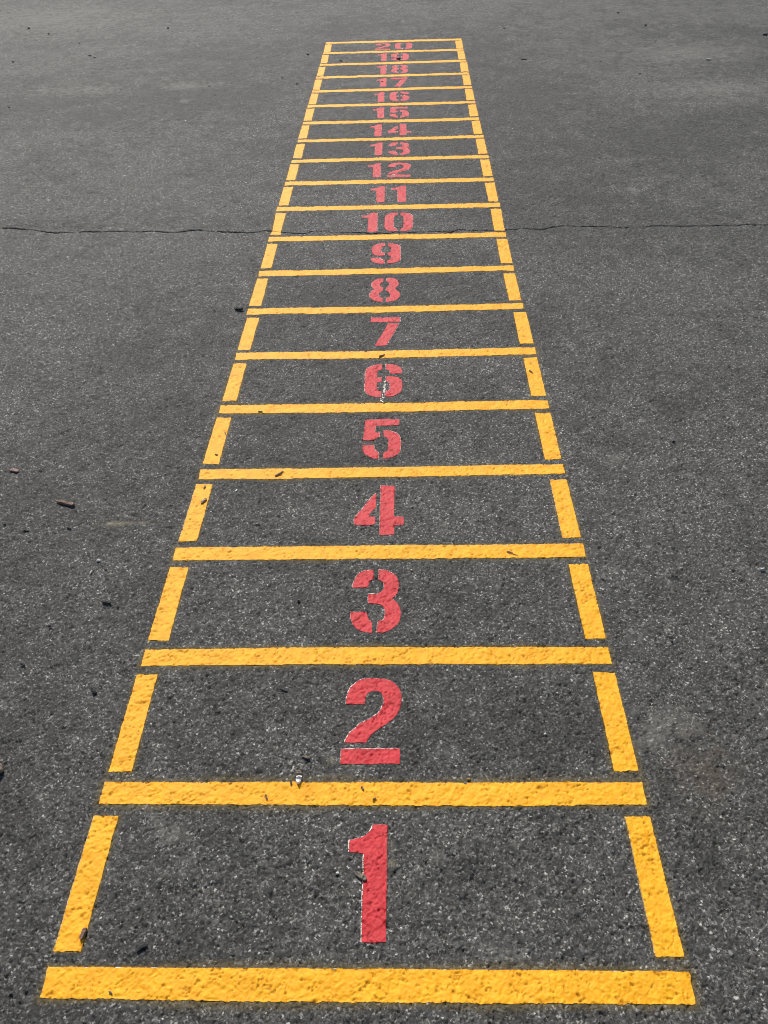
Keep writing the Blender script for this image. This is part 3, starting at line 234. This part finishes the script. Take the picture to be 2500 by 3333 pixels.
# ---------------------------------------------------------------- mesh helpers
def obj(name, me, m, parent=None):
    o = bpy.data.objects.new(name, me); C.objects.link(o)
    if m is not None:
        for x in (m if isinstance(m, (list, tuple)) else [m]): me.materials.append(x)
    if parent: o.parent = parent
    return o
def thing(name, label, cat, loc=(0, 0, 0), group=None):
    o = bpy.data.objects.new(name, None); C.objects.link(o); o.location = loc; o.empty_display_size = .05
    tag(o, label, cat, group); return o
def tag(o, label, cat, group=None):
    o['label'] = label; o['category'] = cat
    if group: o['group'] = group
def resample(pts, step, smooth):
    n = len(pts); P = [Vector(p) for p in pts]; out = []
    soft = []
    for i in range(n):
        a = P[i] - P[i - 1]; b = P[(i + 1) % n] - P[i]
        soft.append(smooth and a.angle(b, 0) < math.radians(48))
    for i in range(n):
        p1, p2 = P[i], P[(i + 1) % n]
        L = (p2 - p1).length; k = max(1, round(L / step))
        t1 = (p2 - P[i - 1]).normalized() * L if soft[i] else (p2 - p1)
        t2 = (P[(i + 2) % n] - p1).normalized() * L if soft[(i + 1) % n] else (p2 - p1)
        for j in range(k):
            t = j / k
            if soft[i] or soft[(i + 1) % n]:
                a = 2*t**3 - 3*t*t + 1; b = t**3 - 2*t*t + t; c = -2*t**3 + 3*t*t; d = t**3 - t*t
                out.append(p1 * a + t1 * b + p2 * c + t2 * d)
            else: out.append(p1.lerp(p2, t))
    return out
def ragged(pts, amp, seed):
    out = []; n = len(pts)
    for i, p in enumerate(pts):
        d = (pts[(i + 1) % n] - pts[i - 1]); nn = Vector((d.y, -d.x)); nn = nn.normalized() if nn.length else nn
        q = Vector((p.x, p.y, seed))
        out.append(p + nn * amp * (noise.noise(q * 60) * 1.1 + noise.noise(q * 230) * 1.0 + noise.noise(q * 12) * .8))
    return out
def area(p): return sum(a.x * b.y - b.x * a.y for a, b in zip(p, p[1:] + p[:1]))

# ---- the pavement's relief as a height field, sampled by the ground and by the paint that lies on it
def hsh(ix, iy, s):
    h = (ix.astype(np.int64) * 374761393 + iy.astype(np.int64) * 668265263 + s * 974634777) & 0xffffffff
    h = ((h ^ (h >> 13)) * 1274126177) & 0xffffffff
    h = ((h ^ (h >> 16)) * 2246822519) & 0xffffffff
    return ((h ^ (h >> 15)) & 0xffffff) / float(0xffffff)
def vn(x, y, sc, s):
    x = x * sc + 71.3; y = y * sc + 13.7; ix = np.floor(x); iy = np.floor(y); fx = x - ix; fy = y - iy
    ix = ix.astype(np.int64); iy = iy.astype(np.int64)
    fx = fx * fx * fx * (fx * (fx * 6 - 15) + 10); fy = fy * fy * fy * (fy * (fy * 6 - 15) + 10)
    a = hsh(ix, iy, s); b = hsh(ix + 1, iy, s); c = hsh(ix, iy + 1, s); d = hsh(ix + 1, iy + 1, s)
    return (a + (b - a) * fx) * (1 - fy) + (c + (d - c) * fx) * fy
def fbm(x, y, sc, s, n=3, g=.5):
    t = 0; a = 1; w = 0
    for i in range(n):
        c, q = math.cos(.7 * i), math.sin(.7 * i)
        t = t + a * vn(x * c - y * q, x * q + y * c, sc * 2.03 ** i, s + i * 17); w += a; a *= g
    return t / w
def cells(x, y, sc, s):
    x = x * sc + 500; y = y * sc + 500; ix = np.floor(x).astype(np.int64); iy = np.floor(y).astype(np.int64)
    best = np.full(x.shape, 9.); r1 = np.zeros(x.shape); r2 = np.zeros(x.shape)
    for dx in (-1, 0, 1):
        for dy in (-1, 0, 1):
            jx = ix + dx; jy = iy + dy
            d = (jx + hsh(jx, jy, s) - x) ** 2 + (jy + hsh(jx, jy, s + 1) - y) ** 2
            m = d < best; best = np.where(m, d, best)
            r1 = np.where(m, hsh(jx, jy, s + 2), r1); r2 = np.where(m, hsh(jx, jy, s + 3), r2)
    return np.sqrt(best), r1, r2
def sst(x, a, b):
    t = np.clip((x - a) / (b - a), 0, 1); return t * t * (3 - 2 * t)
CX_, CY_ = np.array([p[0] for p in CRACK]), np.array([p[1] for p in CRACK])
def crack_y(x):
    y = np.interp(x, CX_, CY_)
    far = np.clip(np.maximum(CX_[0] - x, x - CX_[-1]), 0, 3)
    return y + .010 * (vn(x, 0 * x, 30, 91) - .5) + .007 * (vn(x, 0 * x, 85, 92) - .5) + far * .25 * (vn(x, 0 * x, 1.5, 93) - .5)
def relief(x, y, lod=.0015):
    """height, stone tone, deepness of pores"""
    wx = (vn(x, y, 180, 5) - .5) * .006 + (vn(x, y, 300, 6) - .5) * .003; wy = (vn(x, y, 180, 7) - .5) * .006 + (vn(x, y, 300, 8) - .5) * .003
    da, ra, ta = cells(x + wx, y + wy, 140, 11); db_, rb, tb = cells(x + wx, y + wy, 310, 21)
    h = sst(da, .72, .42) * (.0003 + .0015 * ra) + sst(db_, .70, .40) * (.0002 + .0011 * rb)
    h = h + .0026 * (fbm(x, y, 50, 31, 3, .6) - .5) + .0022 * (vn(x, y, 21, 35) - .5) + .0030 * (fbm(x, y, 3.2, 41, 2) - .5)
    pit = sst(fbm(x, y, 110, 51, 3, .7), .27, .18)
    cn = np.abs(fbm(x + .005 * (vn(x, y, 90, 61) - .5), y, 58, 62, 3, .62) - .5)
    cr = sst(cn, .030, .0) * sst(vn(x, y, 80, 66), .45, .60)
    h = h - .0022 * pit - .0034 * cr
    gap = .62 * sst(db_, .5, .85) * sst(da, .35, .7)  # colour only: dark binder and painted shade between stones
    return h, np.where(tb > .5, ta, tb), np.maximum(pit, cr), gap
def wearmap(x, y): return np.clip(.5 + 1.0 * (fbm(x, y, 1.1, 71, 3) - .5) + 1.1 * (fbm(x, y, 8, 75, 4, .75) - .5) + .8 * (fbm(x, y * .7, 26, 78, 3, .7) - .5), 0, 1)
def film_relief(x, y):
    h, _, dp, _g = relief(x, y); hs = .0020 * (fbm(x, y, 50, 31, 2, .5) - .5) + .0016 * (vn(x, y, 21, 35) - .5) + .0030 * (fbm(x, y, 3.2, 41, 2) - .5) + .0012
    return hs + (h - hs) * .74, dp
def depth_at(y): return .886 + .7525 * (y + .472)
def lod(y): return np.clip(2 * (.58 * depth_at(y) + .1) / 1000, .0012, .02)
def inside(px, py, poly):
    c = np.zeros(px.shape, bool); n = len(poly)
    for i in range(n):
        (x1, y1), (x2, y2) = poly[i], poly[i - 1]
        if y1 == y2: continue
        m = (y1 > py) != (y2 > py); c ^= m & (px < (x2 - x1) * (py - y1) / (y2 - y1) + x1)
    return c
def edge_dist(px, py, poly):
    best = np.full(px.shape, 9.); n = len(poly)
    for i in range(n):
        (x1, y1), (x2, y2) = poly[i - 1], poly[i]; dx, dy = x2 - x1, y2 - y1
        t = np.clip(((px - x1) * dx + (py - y1) * dy) / (dx * dx + dy * dy + 1e-12), 0, 1)
        best = np.minimum(best, np.hypot(px - x1 - t * dx, py - y1 - t * dy))
    return best
def np_mesh(name, co, quads, attrs={}, smooth=True):
    me = bpy.data.meshes.new(name); nv, nf = len(co), len(quads); w = quads.shape[1]
    me.vertices.add(nv); me.vertices.foreach_set('co', np.ascontiguousarray(co, np.float32).ravel())
    me.loops.add(nf * w); me.loops.foreach_set('vertex_index', np.ascontiguousarray(quads, np.int32).ravel())
    me.polygons.add(nf); me.polygons.foreach_set('loop_start', np.arange(0, nf * w, w, dtype=np.int32))
    me.polygons.foreach_set('loop_total', np.full(nf, w, np.int32))
    me.update(calc_edges=True)
    for k, v in attrs.items():
        if v.ndim == 1: a = me.attributes.new(k, 'FLOAT', 'POINT'); a.data.foreach_set('value', v.astype(np.float32))
        else: a = me.attributes.new(k, 'FLOAT_COLOR', 'POINT'); a.data.foreach_set('color', np.c_[v, np.ones(len(v))].astype(np.float32).ravel())
    if smooth: me.polygons.foreach_set('use_smooth', np.ones(nf, bool))
    return me
def lay(x, y, lift, origin):
    z, dp = film_relief(x, y); return np.c_[x - origin[0], y - origin[1], z + lift], dp
def skin(name, x, y, tris, loop, lift, m, parent, origin, sink=None):
    """a film of paint draped over the relief, with its cut edge turned down to the asphalt"""
    co, dp = lay(x, y, lift, origin)
    if sink is not None: co[sink, 2] -= .0022
    n = len(co); L = len(loop); low = co[loop].copy(); up = co[loop].copy(); low[:, 2] -= .0024
    if tris.shape[1] == 3: side = np.array([(n + i, n + (i + 1) % L, n + L + (i + 1) % L) for i in range(L)] + [(n + i, n + L + (i + 1) % L, n + L + i) for i in range(L)])
    else: side = np.array([(n + i, n + (i + 1) % L, n + L + (i + 1) % L, n + L + i) for i in range(L)])
    me = np_mesh(name, np.r_[co, up, low], np.r_[tris, side], {'deep': np.r_[dp, dp[loop], dp[loop]]})
    return obj(name, me, m, parent)
def poly_len(p): return np.r_[0, np.cumsum(np.hypot(*np.diff(np.array(p), axis=0).T))]
def strip_film(name, top, bot, lift, m, parent, origin, shift=(0, 0), seed=0, over=None, amp=.0007):
    top = np.array(top) + shift; bot = np.array(bot) + shift
    st = float(lod(origin[1])); lt, lb = poly_len(top), poly_len(bot)
    nx = int(max(lt[-1], lb[-1]) / st) + 2; ny = int(np.hypot(*(top[0] - bot[0])) / st) + 3
    u = np.linspace(0, 1, nx)[None, :]; t = np.linspace(0, 1, ny)[:, None]
    T = [np.interp(u[0] * lt[-1], lt, top[:, i]) for i in (0, 1)]; B = [np.interp(u[0] * lb[-1], lb, bot[:, i]) for i in (0, 1)]
    x = T[0][None] * (1 - t) + B[0][None] * t; y = T[1][None] * (1 - t) + B[1][None] * t
    def rag(a, s): return amp * ((vn(a, a * 0 + s, 90, 3) - .5) * 1.6 + (vn(a, a * 0 + s, 330, 4) - .5) * 1.8 + (vn(a, a * 0 + s, 14, 9) - .5) * .3)
    et = np.clip(1 - t * ny * .34, 0, 1); eb = np.clip(1 - (1 - t) * ny * .34, 0, 1)
    y = y + rag(x, seed + 1) * et + rag(x, seed + 2) * 1.5 * eb
    el = np.clip(1 - u * nx * .34, 0, 1); er = np.clip(1 - (1 - u) * nx * .34, 0, 1)
    x = x + rag(y, seed + 3) * el + rag(y, seed + 4) * er
    idx = np.arange(nx * ny).reshape(ny, nx)
    q = np.stack([idx[1:, :-1], idx[1:, 1:], idx[:-1, 1:], idx[:-1, :-1]], -1).reshape(-1, 4)
    loop = np.r_[idx[0, ::-1], idx[1:, 0], idx[-1, 1:], idx[-2:0:-1, -1]]
    X, Y = x.ravel(), y.ravel()
    sink = None if over is None else inside(X, Y, over) & (edge_dist(X, Y, over) > .0002)
    return skin(name, X, Y, q, loop, lift, m, parent, origin, sink), [(float(X[i]), float(Y[i])) for i in loop]
def shape_film(name, plans, lift, m, parent, origin, shift=(0, 0), seed=0., over=None, amp=.0004):
    st = float(lod(origin[1])); XS, YS, TR, LP, base = [], [], [], [], 0; rims = []
    parts = []
    for k, pl in enumerate(plans):
        p = resample([(a + shift[0], b + shift[1]) for a, b in pl], max(.002, st), True)
        if area(p) < 0: p.reverse()
        p = ragged(p, amp, seed + k * 3.7); rim = [(q.x, q.y) for q in p]; rims.append(rim)
        a = np.array(rim); lo, hi = a.min(0), a.max(0)
        gx, gy = np.meshgrid(np.arange(lo[0], hi[0], st), np.arange(lo[1], hi[1], st)); gx[1::2] += st / 2
        gx, gy = gx.ravel(), gy.ravel(); ok = inside(gx, gy, rim); gx, gy = gx[ok], gy[ok]
        ok = edge_dist(gx, gy, rim) > st * .55; gx, gy = gx[ok], gy[ok]
        n = len(rim)
        v, e, f, ov, oe, of = delaunay_2d_cdt([Vector(r) for r in rim] + [Vector(r) for r in zip(gx.tolist(), gy.tolist())], [], [list(range(n))], 1, 1e-7)
        tri = []
        for g in f:
            for i in range(1, len(g) - 1): tri.append((g[0], g[i], g[i + 1]))
        back = {}
        for i, src in enumerate(ov):
            for s0 in src: back[s0] = i
        parts.append((np.array([q.x for q in v]), np.array([q.y for q in v]), np.array(tri), np.array([back[i] for i in range(n)])))
    # one mesh per digit: join the stencil's pieces
    allv, allf, alld, base = [], [], [], 0
    for x, y, tri, loop in parts:
        co, dp = lay(x, y, lift, origin)
        if over is not None:
            sk = np.zeros(len(x), bool)
            for o_ in over: sk |= inside(x, y, o_) & (edge_dist(x, y, o_) > .0002)
            co[sk, 2] -= .0022
        n = len(co); L = len(loop); up = co[loop].copy(); low = up.copy(); low[:, 2] -= .0024
        side = np.array([(n + i, n + (i + 1) % L, n + L + (i + 1) % L) for i in range(L)] + [(n + i, n + L + (i + 1) % L, n + L + i) for i in range(L)])
        side = side[:, ::-1]
        allv.append(np.r_[co, up, low]); allf.append(np.r_[tri, side] + base); alld.append(np.r_[dp, dp[loop], dp[loop]]); base += n + 2 * L
    me = np_mesh(name, np.concatenate(allv), np.concatenate(allf), {'deep': np.concatenate(alld)})
    return obj(name, me, m, parent), rims
# ---------------------------------------------------------------- the painted ladder
PAINTED, SPRAYED = [], []
def centre(pl): return (sum(p[0] for p in pl) / len(pl), sum(p[1] for p in pl) / len(pl))
UP = .0008
def halves(pl): n = len(pl) // 2; return pl[:n], pl[n:][::-1]
for k, pl in enumerate(RUNGS):
    o = centre(pl); a, b = halves(pl)
    lab = ('nearest yellow crossbar at the foot of the ladder below the red number 1' if k == 0 else
           'farthest yellow crossbar closing the ladder above the red number 20' if k == 20 else
           'yellow painted crossbar between the red numbers %d and %d' % (k, k + 1))
    t = thing('painted_crossbar', lab, 'painted line', (o[0], o[1], 0), 'yellow crossbars of the painted ladder')
    _, rim = strip_film('paint_film', a, b, UP, M['yellow'], t, o, seed=k * 5.3)
    PAINTED.append((rim, pl)); SPRAYED.append((pl, .015))
    if k in (0, 1, 3, 4, 6): strip_film('undercoat', a, b, UP - .0004, M['white'], t, o, (-.0004, .0012), k * 5.3, rim)
for side, rows in (('left', LEFT), ('right', RIGHT)):
    for k, pl in enumerate(rows):
        o = centre(pl); a, b = halves(pl); sd = 150 + k * 5.7 + (side == 'left') * 140
        t = thing('painted_side_dash', '%s yellow side dash beside the red number %d' % (side, k + 1), 'painted line', (o[0], o[1], 0),
                  'yellow side dashes of the painted ladder')
        SPRAYED.append((pl, .010))
        if side == 'left' and k == 9:       # the pavement crack has split this dash in two
            xs = np.linspace(pl[3][0] + .004, pl[2][0] - .002, 14); ys = crack_y(xs)
            cut_ = list(zip(xs.tolist(), ys.tolist()))
            me1, r1 = strip_film('paint_film', a, [(x, y + .0022) for x, y in cut_], UP, M['yellow'], t, o, seed=sd)
            me2, r2 = strip_film('paint_film', [(x, y - .0016) for x, y in cut_], b, UP, M['yellow'], t, o, seed=sd)
            PAINTED += [(r1, pl), (r2, pl)]; continue
        _, rim = strip_film('paint_film', a, b, UP, M['yellow'], t, o, seed=sd)
        PAINTED.append((rim, pl))
        if k in (0, 3): strip_film('undercoat', a, b, UP - .0004, M['white'], t, o, (-.0009, .0009), sd, rim)
SH = {1: (-.0020, .0012), 2: (-.0015, .0018), 3: (-.0011, .0020), 4: (-.0012, .0012), 5: (.0009, .0014), 6: (-.0020, .0007), 7: (.0019, .0006),
      8: (-.0009, .0009), 9: (.0009, .0014)}
for n in range(1, 21):
    digs = NUMBERS[str(n)]
    allp = [p for d in digs for o in d for p in o]; o = centre(allp)
    t = thing('painted_number', 'red stencilled number %d painted in its own box of the yellow ladder' % n, 'painted number', (o[0], o[1], 0),
              'red numbers of the painted ladder')
    for j, d in enumerate(digs):
        dg, rims = shape_film('digit', d, UP, M['red'], t, o, seed=200 + n * 2.1 + j)
        PAINTED += [(r_, r_) for r_ in rims]
        if len(digs) > 1: dg['label'] = 'red stencilled digit %s of number %d' % (str(n)[j], n)
        sx = SH.get(n, (-.0008 if n % 2 else .0009, .0016)); sx = (sx[0] * .8, sx[1] * .8)
        shape_film('undercoat', d, UP - .0004, M['white'], dg, o, sx, 200 + n * 2.1 + j, rims)
# ---------------------------------------------------------------- the ground: one sheet, fine near by, reaching the horizon
def ground():
    v = [-.5]
    while v[-1] < 10.2: v.append(v[-1] + float(lod(v[-1])) * 1.12)
    yc = float(crack_y(np.array([0.]))[0])
    v = [a for a in v if abs(a - yc) > .006] + [yc - .0052, yc - .0034, yc - .0016, yc, yc + .0016, yc + .0034, yc + .0052]
    v = np.array(sorted(v)); V = v[:, None]
    c = np.linspace(-1.35, 1.35, 1250)[None, :]
    x = .0765 - .0414 * (V + .47) + c * (.58 * depth_at(V) + .1); y = V + 0 * c
    cyx = crack_y(x); y = y + (cyx - yc) * np.exp(-((V - yc) / .12) ** 2)
    ny, nx = x.shape; X, Y = x.ravel(), y.ravel()
    h, tone, deep, gap = relief(X, Y); deep = np.maximum(deep, gap); wear = wearmap(X, Y)
    wd_ = .0004 + .0030 * np.clip(vn(X, X * 0, 7, 95) - .30, 0, 1) + .0022 * np.clip(vn(X, X * 0, 70, 94) - .45, 0, 1) + np.where(X < -.6, .0012, 0)
    g = np.exp(-((Y - crack_y(X)) / (wd_ + .0005)) ** 2) * (.30 + .70 * sst(vn(X, X * 0, 22, 96), .30, .55)); h = h - .010 * g; deep = np.maximum(deep, .9 * sst(g, .2, .9))
    north = Y > crack_y(X); h = h + np.where(north, .0006, 0)
    # under the paint the ground is set down a little so that the film alone is seen
    spray = np.zeros(X.shape); rowy = Y.reshape(ny, nx)
    for rim, plan in PAINTED:
        a = np.array(rim); lo, hi = a.min(0), a.max(0)
        r0, r1 = np.searchsorted(v, [lo[1] - .05, hi[1] + .05]); sl = slice(r0 * nx, r1 * nx)
        m = np.where((X[sl] > lo[0]) & (X[sl] < hi[0]) & (Y[sl] > lo[1]) & (Y[sl] < hi[1]))[0] + r0 * nx
        m = m[inside(X[m], Y[m], rim)]; m = m[edge_dist(X[m], Y[m], plan) > .45 * float(lod(lo[1]))]; h[m] -= .0026
    for pl, w in SPRAYED:
        a = np.array(pl); lo, hi = a.min(0) - .04, a.max(0) + .04
        r0, r1 = np.searchsorted(v, [lo[1] - .05, hi[1] + .05]); sl = slice(r0 * nx, r1 * nx)
        m = np.where((X[sl] > lo[0]) & (X[sl] < hi[0]) & (Y[sl] > lo[1]) & (Y[sl] < hi[1]))[0] + r0 * nx
        d = edge_dist(X[m], Y[m], pl); d[inside(X[m], Y[m], pl)] = 0
        lw = w * (.5 + 1.2 * vn(X[m], Y[m], 9, 97))
        spray[m] = np.maximum(spray[m], np.clip(1 - d / lw, 0, 1))
    stain = np.zeros((len(X), 3)); rag = (fbm(X, Y, 42, 81, 3, .65) - .5) * 2.2
    for (cx, cy), rx, ry, kind in STAINS:
        dd = np.hypot((X - cx) / rx, (Y - cy) / ry) + rag
        i = ('dust', 'tan', 'rust').index(kind); stain[:, i] = np.maximum(stain[:, i], sst(dd, 1.35, -.1))
    jj = np.arange(nx); ii = np.arange(ny)
    fade = np.minimum(np.minimum(jj, nx - 1 - jj)[None, :] / 12., np.minimum(ii, ny - 1 - ii)[:, None] / 12.).clip(0, 1).ravel()
    z = h * fade; tone = .5 + (tone - .5) * fade; wear = .5 + (wear - .5) * fade; deep = deep * fade; spray = spray * fade; stain = stain * fade[:, None]
    idx = np.arange(nx * ny).reshape(ny, nx)
    q = np.stack([idx[:-1, :-1], idx[:-1, 1:], idx[1:, 1:], idx[1:, :-1]], -1).reshape(-1, 4)
    co = [np.c_[X, Y, z]]; faces = [q]; base = nx * ny; R = 95.
    bx0, bx1, tx0, tx1 = X[idx[0, 0]], X[idx[0, -1]], X[idx[-1, 0]], X[idx[-1, -1]]
    def fan(edge, ox, oy, flip):
        nonlocal base
        n = len(edge); co.append(np.c_[ox, oy, np.zeros(n)]); a = edge[:-1]; b = edge[1:]; o = base + np.arange(n)
        f = np.stack([a, b, o[1:], o[:-1]], -1); faces.append(f[:, ::-1] if flip else f); base += n
        return o
    so = fan(idx[0], np.linspace(-R, R, nx), np.full(nx, -R), True)
    no = fan(idx[-1], np.linspace(-R, R, nx), np.full(nx, R), False)
    wo = fan(idx[:, 0], np.full(ny, -R), np.linspace(-R, R, ny), False)
    eo = fan(idx[:, -1], np.full(ny, R), np.linspace(-R, R, ny), True)
    co = np.concatenate(co); extra = len(co) - nx * ny
    P = lambda a, val: np.r_[a, np.full(extra, val)]
    me = np_mesh('ground', co, np.concatenate(faces), {'stone': P(tone, .5), 'wear': P(wear, .5), 'deep': P(deep, 0.), 'spray': P(spray, 0.),
                 'stain': np.r_[stain, np.zeros((extra, 3))]})
    o = obj('ground', me, M['asphalt']); o['kind'] = 'structure'; return o
G = ground()
# faint white chalk smear running down through the 6
sm = [Vector(p) for p in SMEAR]; rnd = random.Random(3); vs, fs = [], []
for i in range(64):
    t = rnd.random() * (len(sm) - 1.001); a, b = sm[int(t)], sm[int(t) + 1]; q = a.lerp(b, t % 1)
    c = Vector((q.x + rnd.gauss(0, .0022), q.y)); r = rnd.uniform(.0006, .0019); k0 = len(vs); m_ = rnd.randint(5, 7); a0 = rnd.random() * 6
    zz = float(relief(np.array([c.x]), np.array([c.y]))[0][0]) + .0006 + i * 4e-6
    for j in range(m_):
        an = a0 + j / m_ * 6.283; rr = r * rnd.uniform(.6, 1.2); vs.append((c.x + rr * math.cos(an), c.y + rr * 1.5 * math.sin(an), zz))
    fs.append(list(range(k0, k0 + m_)))
me = bpy.data.meshes.new('paint_splash'); me.from_pydata(vs, [], fs)
tag(obj('paint_splash', me, M['white']), 'broken white paint streak running down through the middle of the red number 6', 'paint streak')
# ---------------------------------------------------------------- loose debris
def pebble(w, h, rnd):
    bm = bmesh.new(); bmesh.ops.create_icosphere(bm, subdivisions=3, radius=.5)
    off = Vector((rnd.random() * 50, rnd.random() * 50, rnd.random() * 50)); dep = rnd.uniform(.65, .95)
    cuts = [(Vector((rnd.gauss(0, 1), rnd.gauss(0, 1), rnd.gauss(0, 1))).normalized(), rnd.uniform(.27, .42)) for _ in range(9)]
    for v in bm.verts:
        for nrm, dd in cuts:
            e = v.co.dot(nrm) - dd
            if e > 0: v.co -= nrm * e
        v.co *= 1 + .12 * noise.noise(v.co * 5 + off)
    rz = Matrix.Rotation(rnd.uniform(-.5, .5), 3, 'Z')
    for v in bm.verts: v.co = rz @ Vector((v.co.x * w * 1.15, v.co.y * w * dep, (v.co.z + .36) * h * 1.25))
    return bm
def slab(L, w, h, rnd, taper=.5, bend=.0):          # ragged bark scrap, leaf scrap or flake lying along x
    bm = bmesh.new(); n = 12; rows = []
    off = rnd.random() * 60
    for i in range(n + 1):
        t = i / n; x = (t - .5) * L
        e = min(1, (1 - abs(2 * t - 1)) * 2.6 + .22) ** taper
        j1, j2 = noise.noise(Vector((t * 7, off, 0))), noise.noise(Vector((t * 7, off, 9)))
        ww = w * .5 * e; cy = bend * L * math.sin(t * 3.14) + w * .15 * noise.noise(Vector((t * 3, off, 5)))
        zt = h * (.75 + .35 * j1) ; zb = h * .12 * (1 + j2)
        rows.append([bm.verts.new(c) for c in ((x, cy - ww * (1 + .3 * j1), zb), (x, cy - ww * .8, zt), (x, cy + ww * .2, zt * (1.1 + .2 * j2)),
                                               (x, cy + ww * (1 + .3 * j2), zt * .7), (x, cy + ww * .9, zb))])
    for a, b in zip(rows, rows[1:]):
        for k in range(5): bm.faces.new((a[k], b[k], b[(k + 1) % 5], a[(k + 1) % 5]))
    bm.faces.new(rows[0]); bm.faces.new(rows[-1][::-1]); bmesh.ops.recalc_face_normals(bm, faces=bm.faces); return bm
def twig(L, th, rnd):
    bm = bmesh.new(); n = 14; m_ = 7; rows = []; off = rnd.random() * 60
    for i in range(n + 1):
        t = i / n; r = th * .5 * (1 - .45 * t) * (1 + .25 * noise.noise(Vector((t * 9, off, 1))))
        if i in (0, n): r *= .55
        cy = L * .05 * noise.noise(Vector((t * 2.2, off, 3))); cz = th * .5 + abs(th * .5 * noise.noise(Vector((t * 2, off, 8))))
        rows.append([bm.verts.new(((t - .5) * L, cy + r * math.cos(a / m_ * 6.283), cz + r * math.sin(a / m_ * 6.283))) for a in range(m_)])
    for a, b in zip(rows, rows[1:]):
        for k in range(m_): bm.faces.new((a[k], b[k], b[(k + 1) % m_], a[(k + 1) % m_]))
    bm.faces.new(rows[0]); bm.faces.new(rows[-1][::-1]); bmesh.ops.recalc_face_normals(bm, faces=bm.faces); return bm
NAMES = {'pebble': ('pebble', 'pebble'), 'stick': ('twig', 'twig'), 'chip': ('bark_chip', 'bark chip'), 'flake': ('paint_flake', 'flake')}
for i, (kind, c, a, b, hm, hue, lab) in enumerate(DEBRIS):
    rnd = random.Random(100 + i); h = hm * (.0014 if kind != 'pebble' else .001 if c[1] < 3.5 else .0007)
    v = Vector(b) - Vector(a); L = v.length; ang = math.atan2(v.y, v.x)
    if kind == 'pebble' and (c[1] > 3.5 or hue in ('dark', 'black')): L *= .8
    if kind == 'pebble': bm = pebble(L, h, rnd); ang *= .0
    elif kind == 'stick': bm = twig(L, max(h, .0012), rnd) if L / h > 9 else slab(L, max(L * .16, h * 1.2), h, rnd, .4)
    elif kind == 'chip': bm = slab(L, min(L * .4, .018), h, rnd, .7, .06)
    else: bm = slab(L, max(L * .35, .004), h, rnd, .8, .05)
    nm, cat = NAMES[kind]
    me = bpy.data.meshes.new(nm); bm.to_mesh(me); bm.free()
    o = obj(nm, me, M['bit_' + hue]); o.location = (c[0], c[1], float(film_relief(np.array([c[0]]), np.array([c[1]]))[0][0]) + (.0014 if kind != 'pebble' else .0004)); o.rotation_euler = (0, 0, ang)
    tag(o, lab, cat)
    if kind == 'flake' and 'feathery' in lab:
        me.materials.append(M['bit_umber'])
        for p in me.polygons:
            if p.center.x < L * .12: p.material_index = 1
S.render.engine = 'CYCLES'
S.cycles.pixel_filter_type = 'BLACKMAN_HARRIS'; S.cycles.filter_width = 1.0
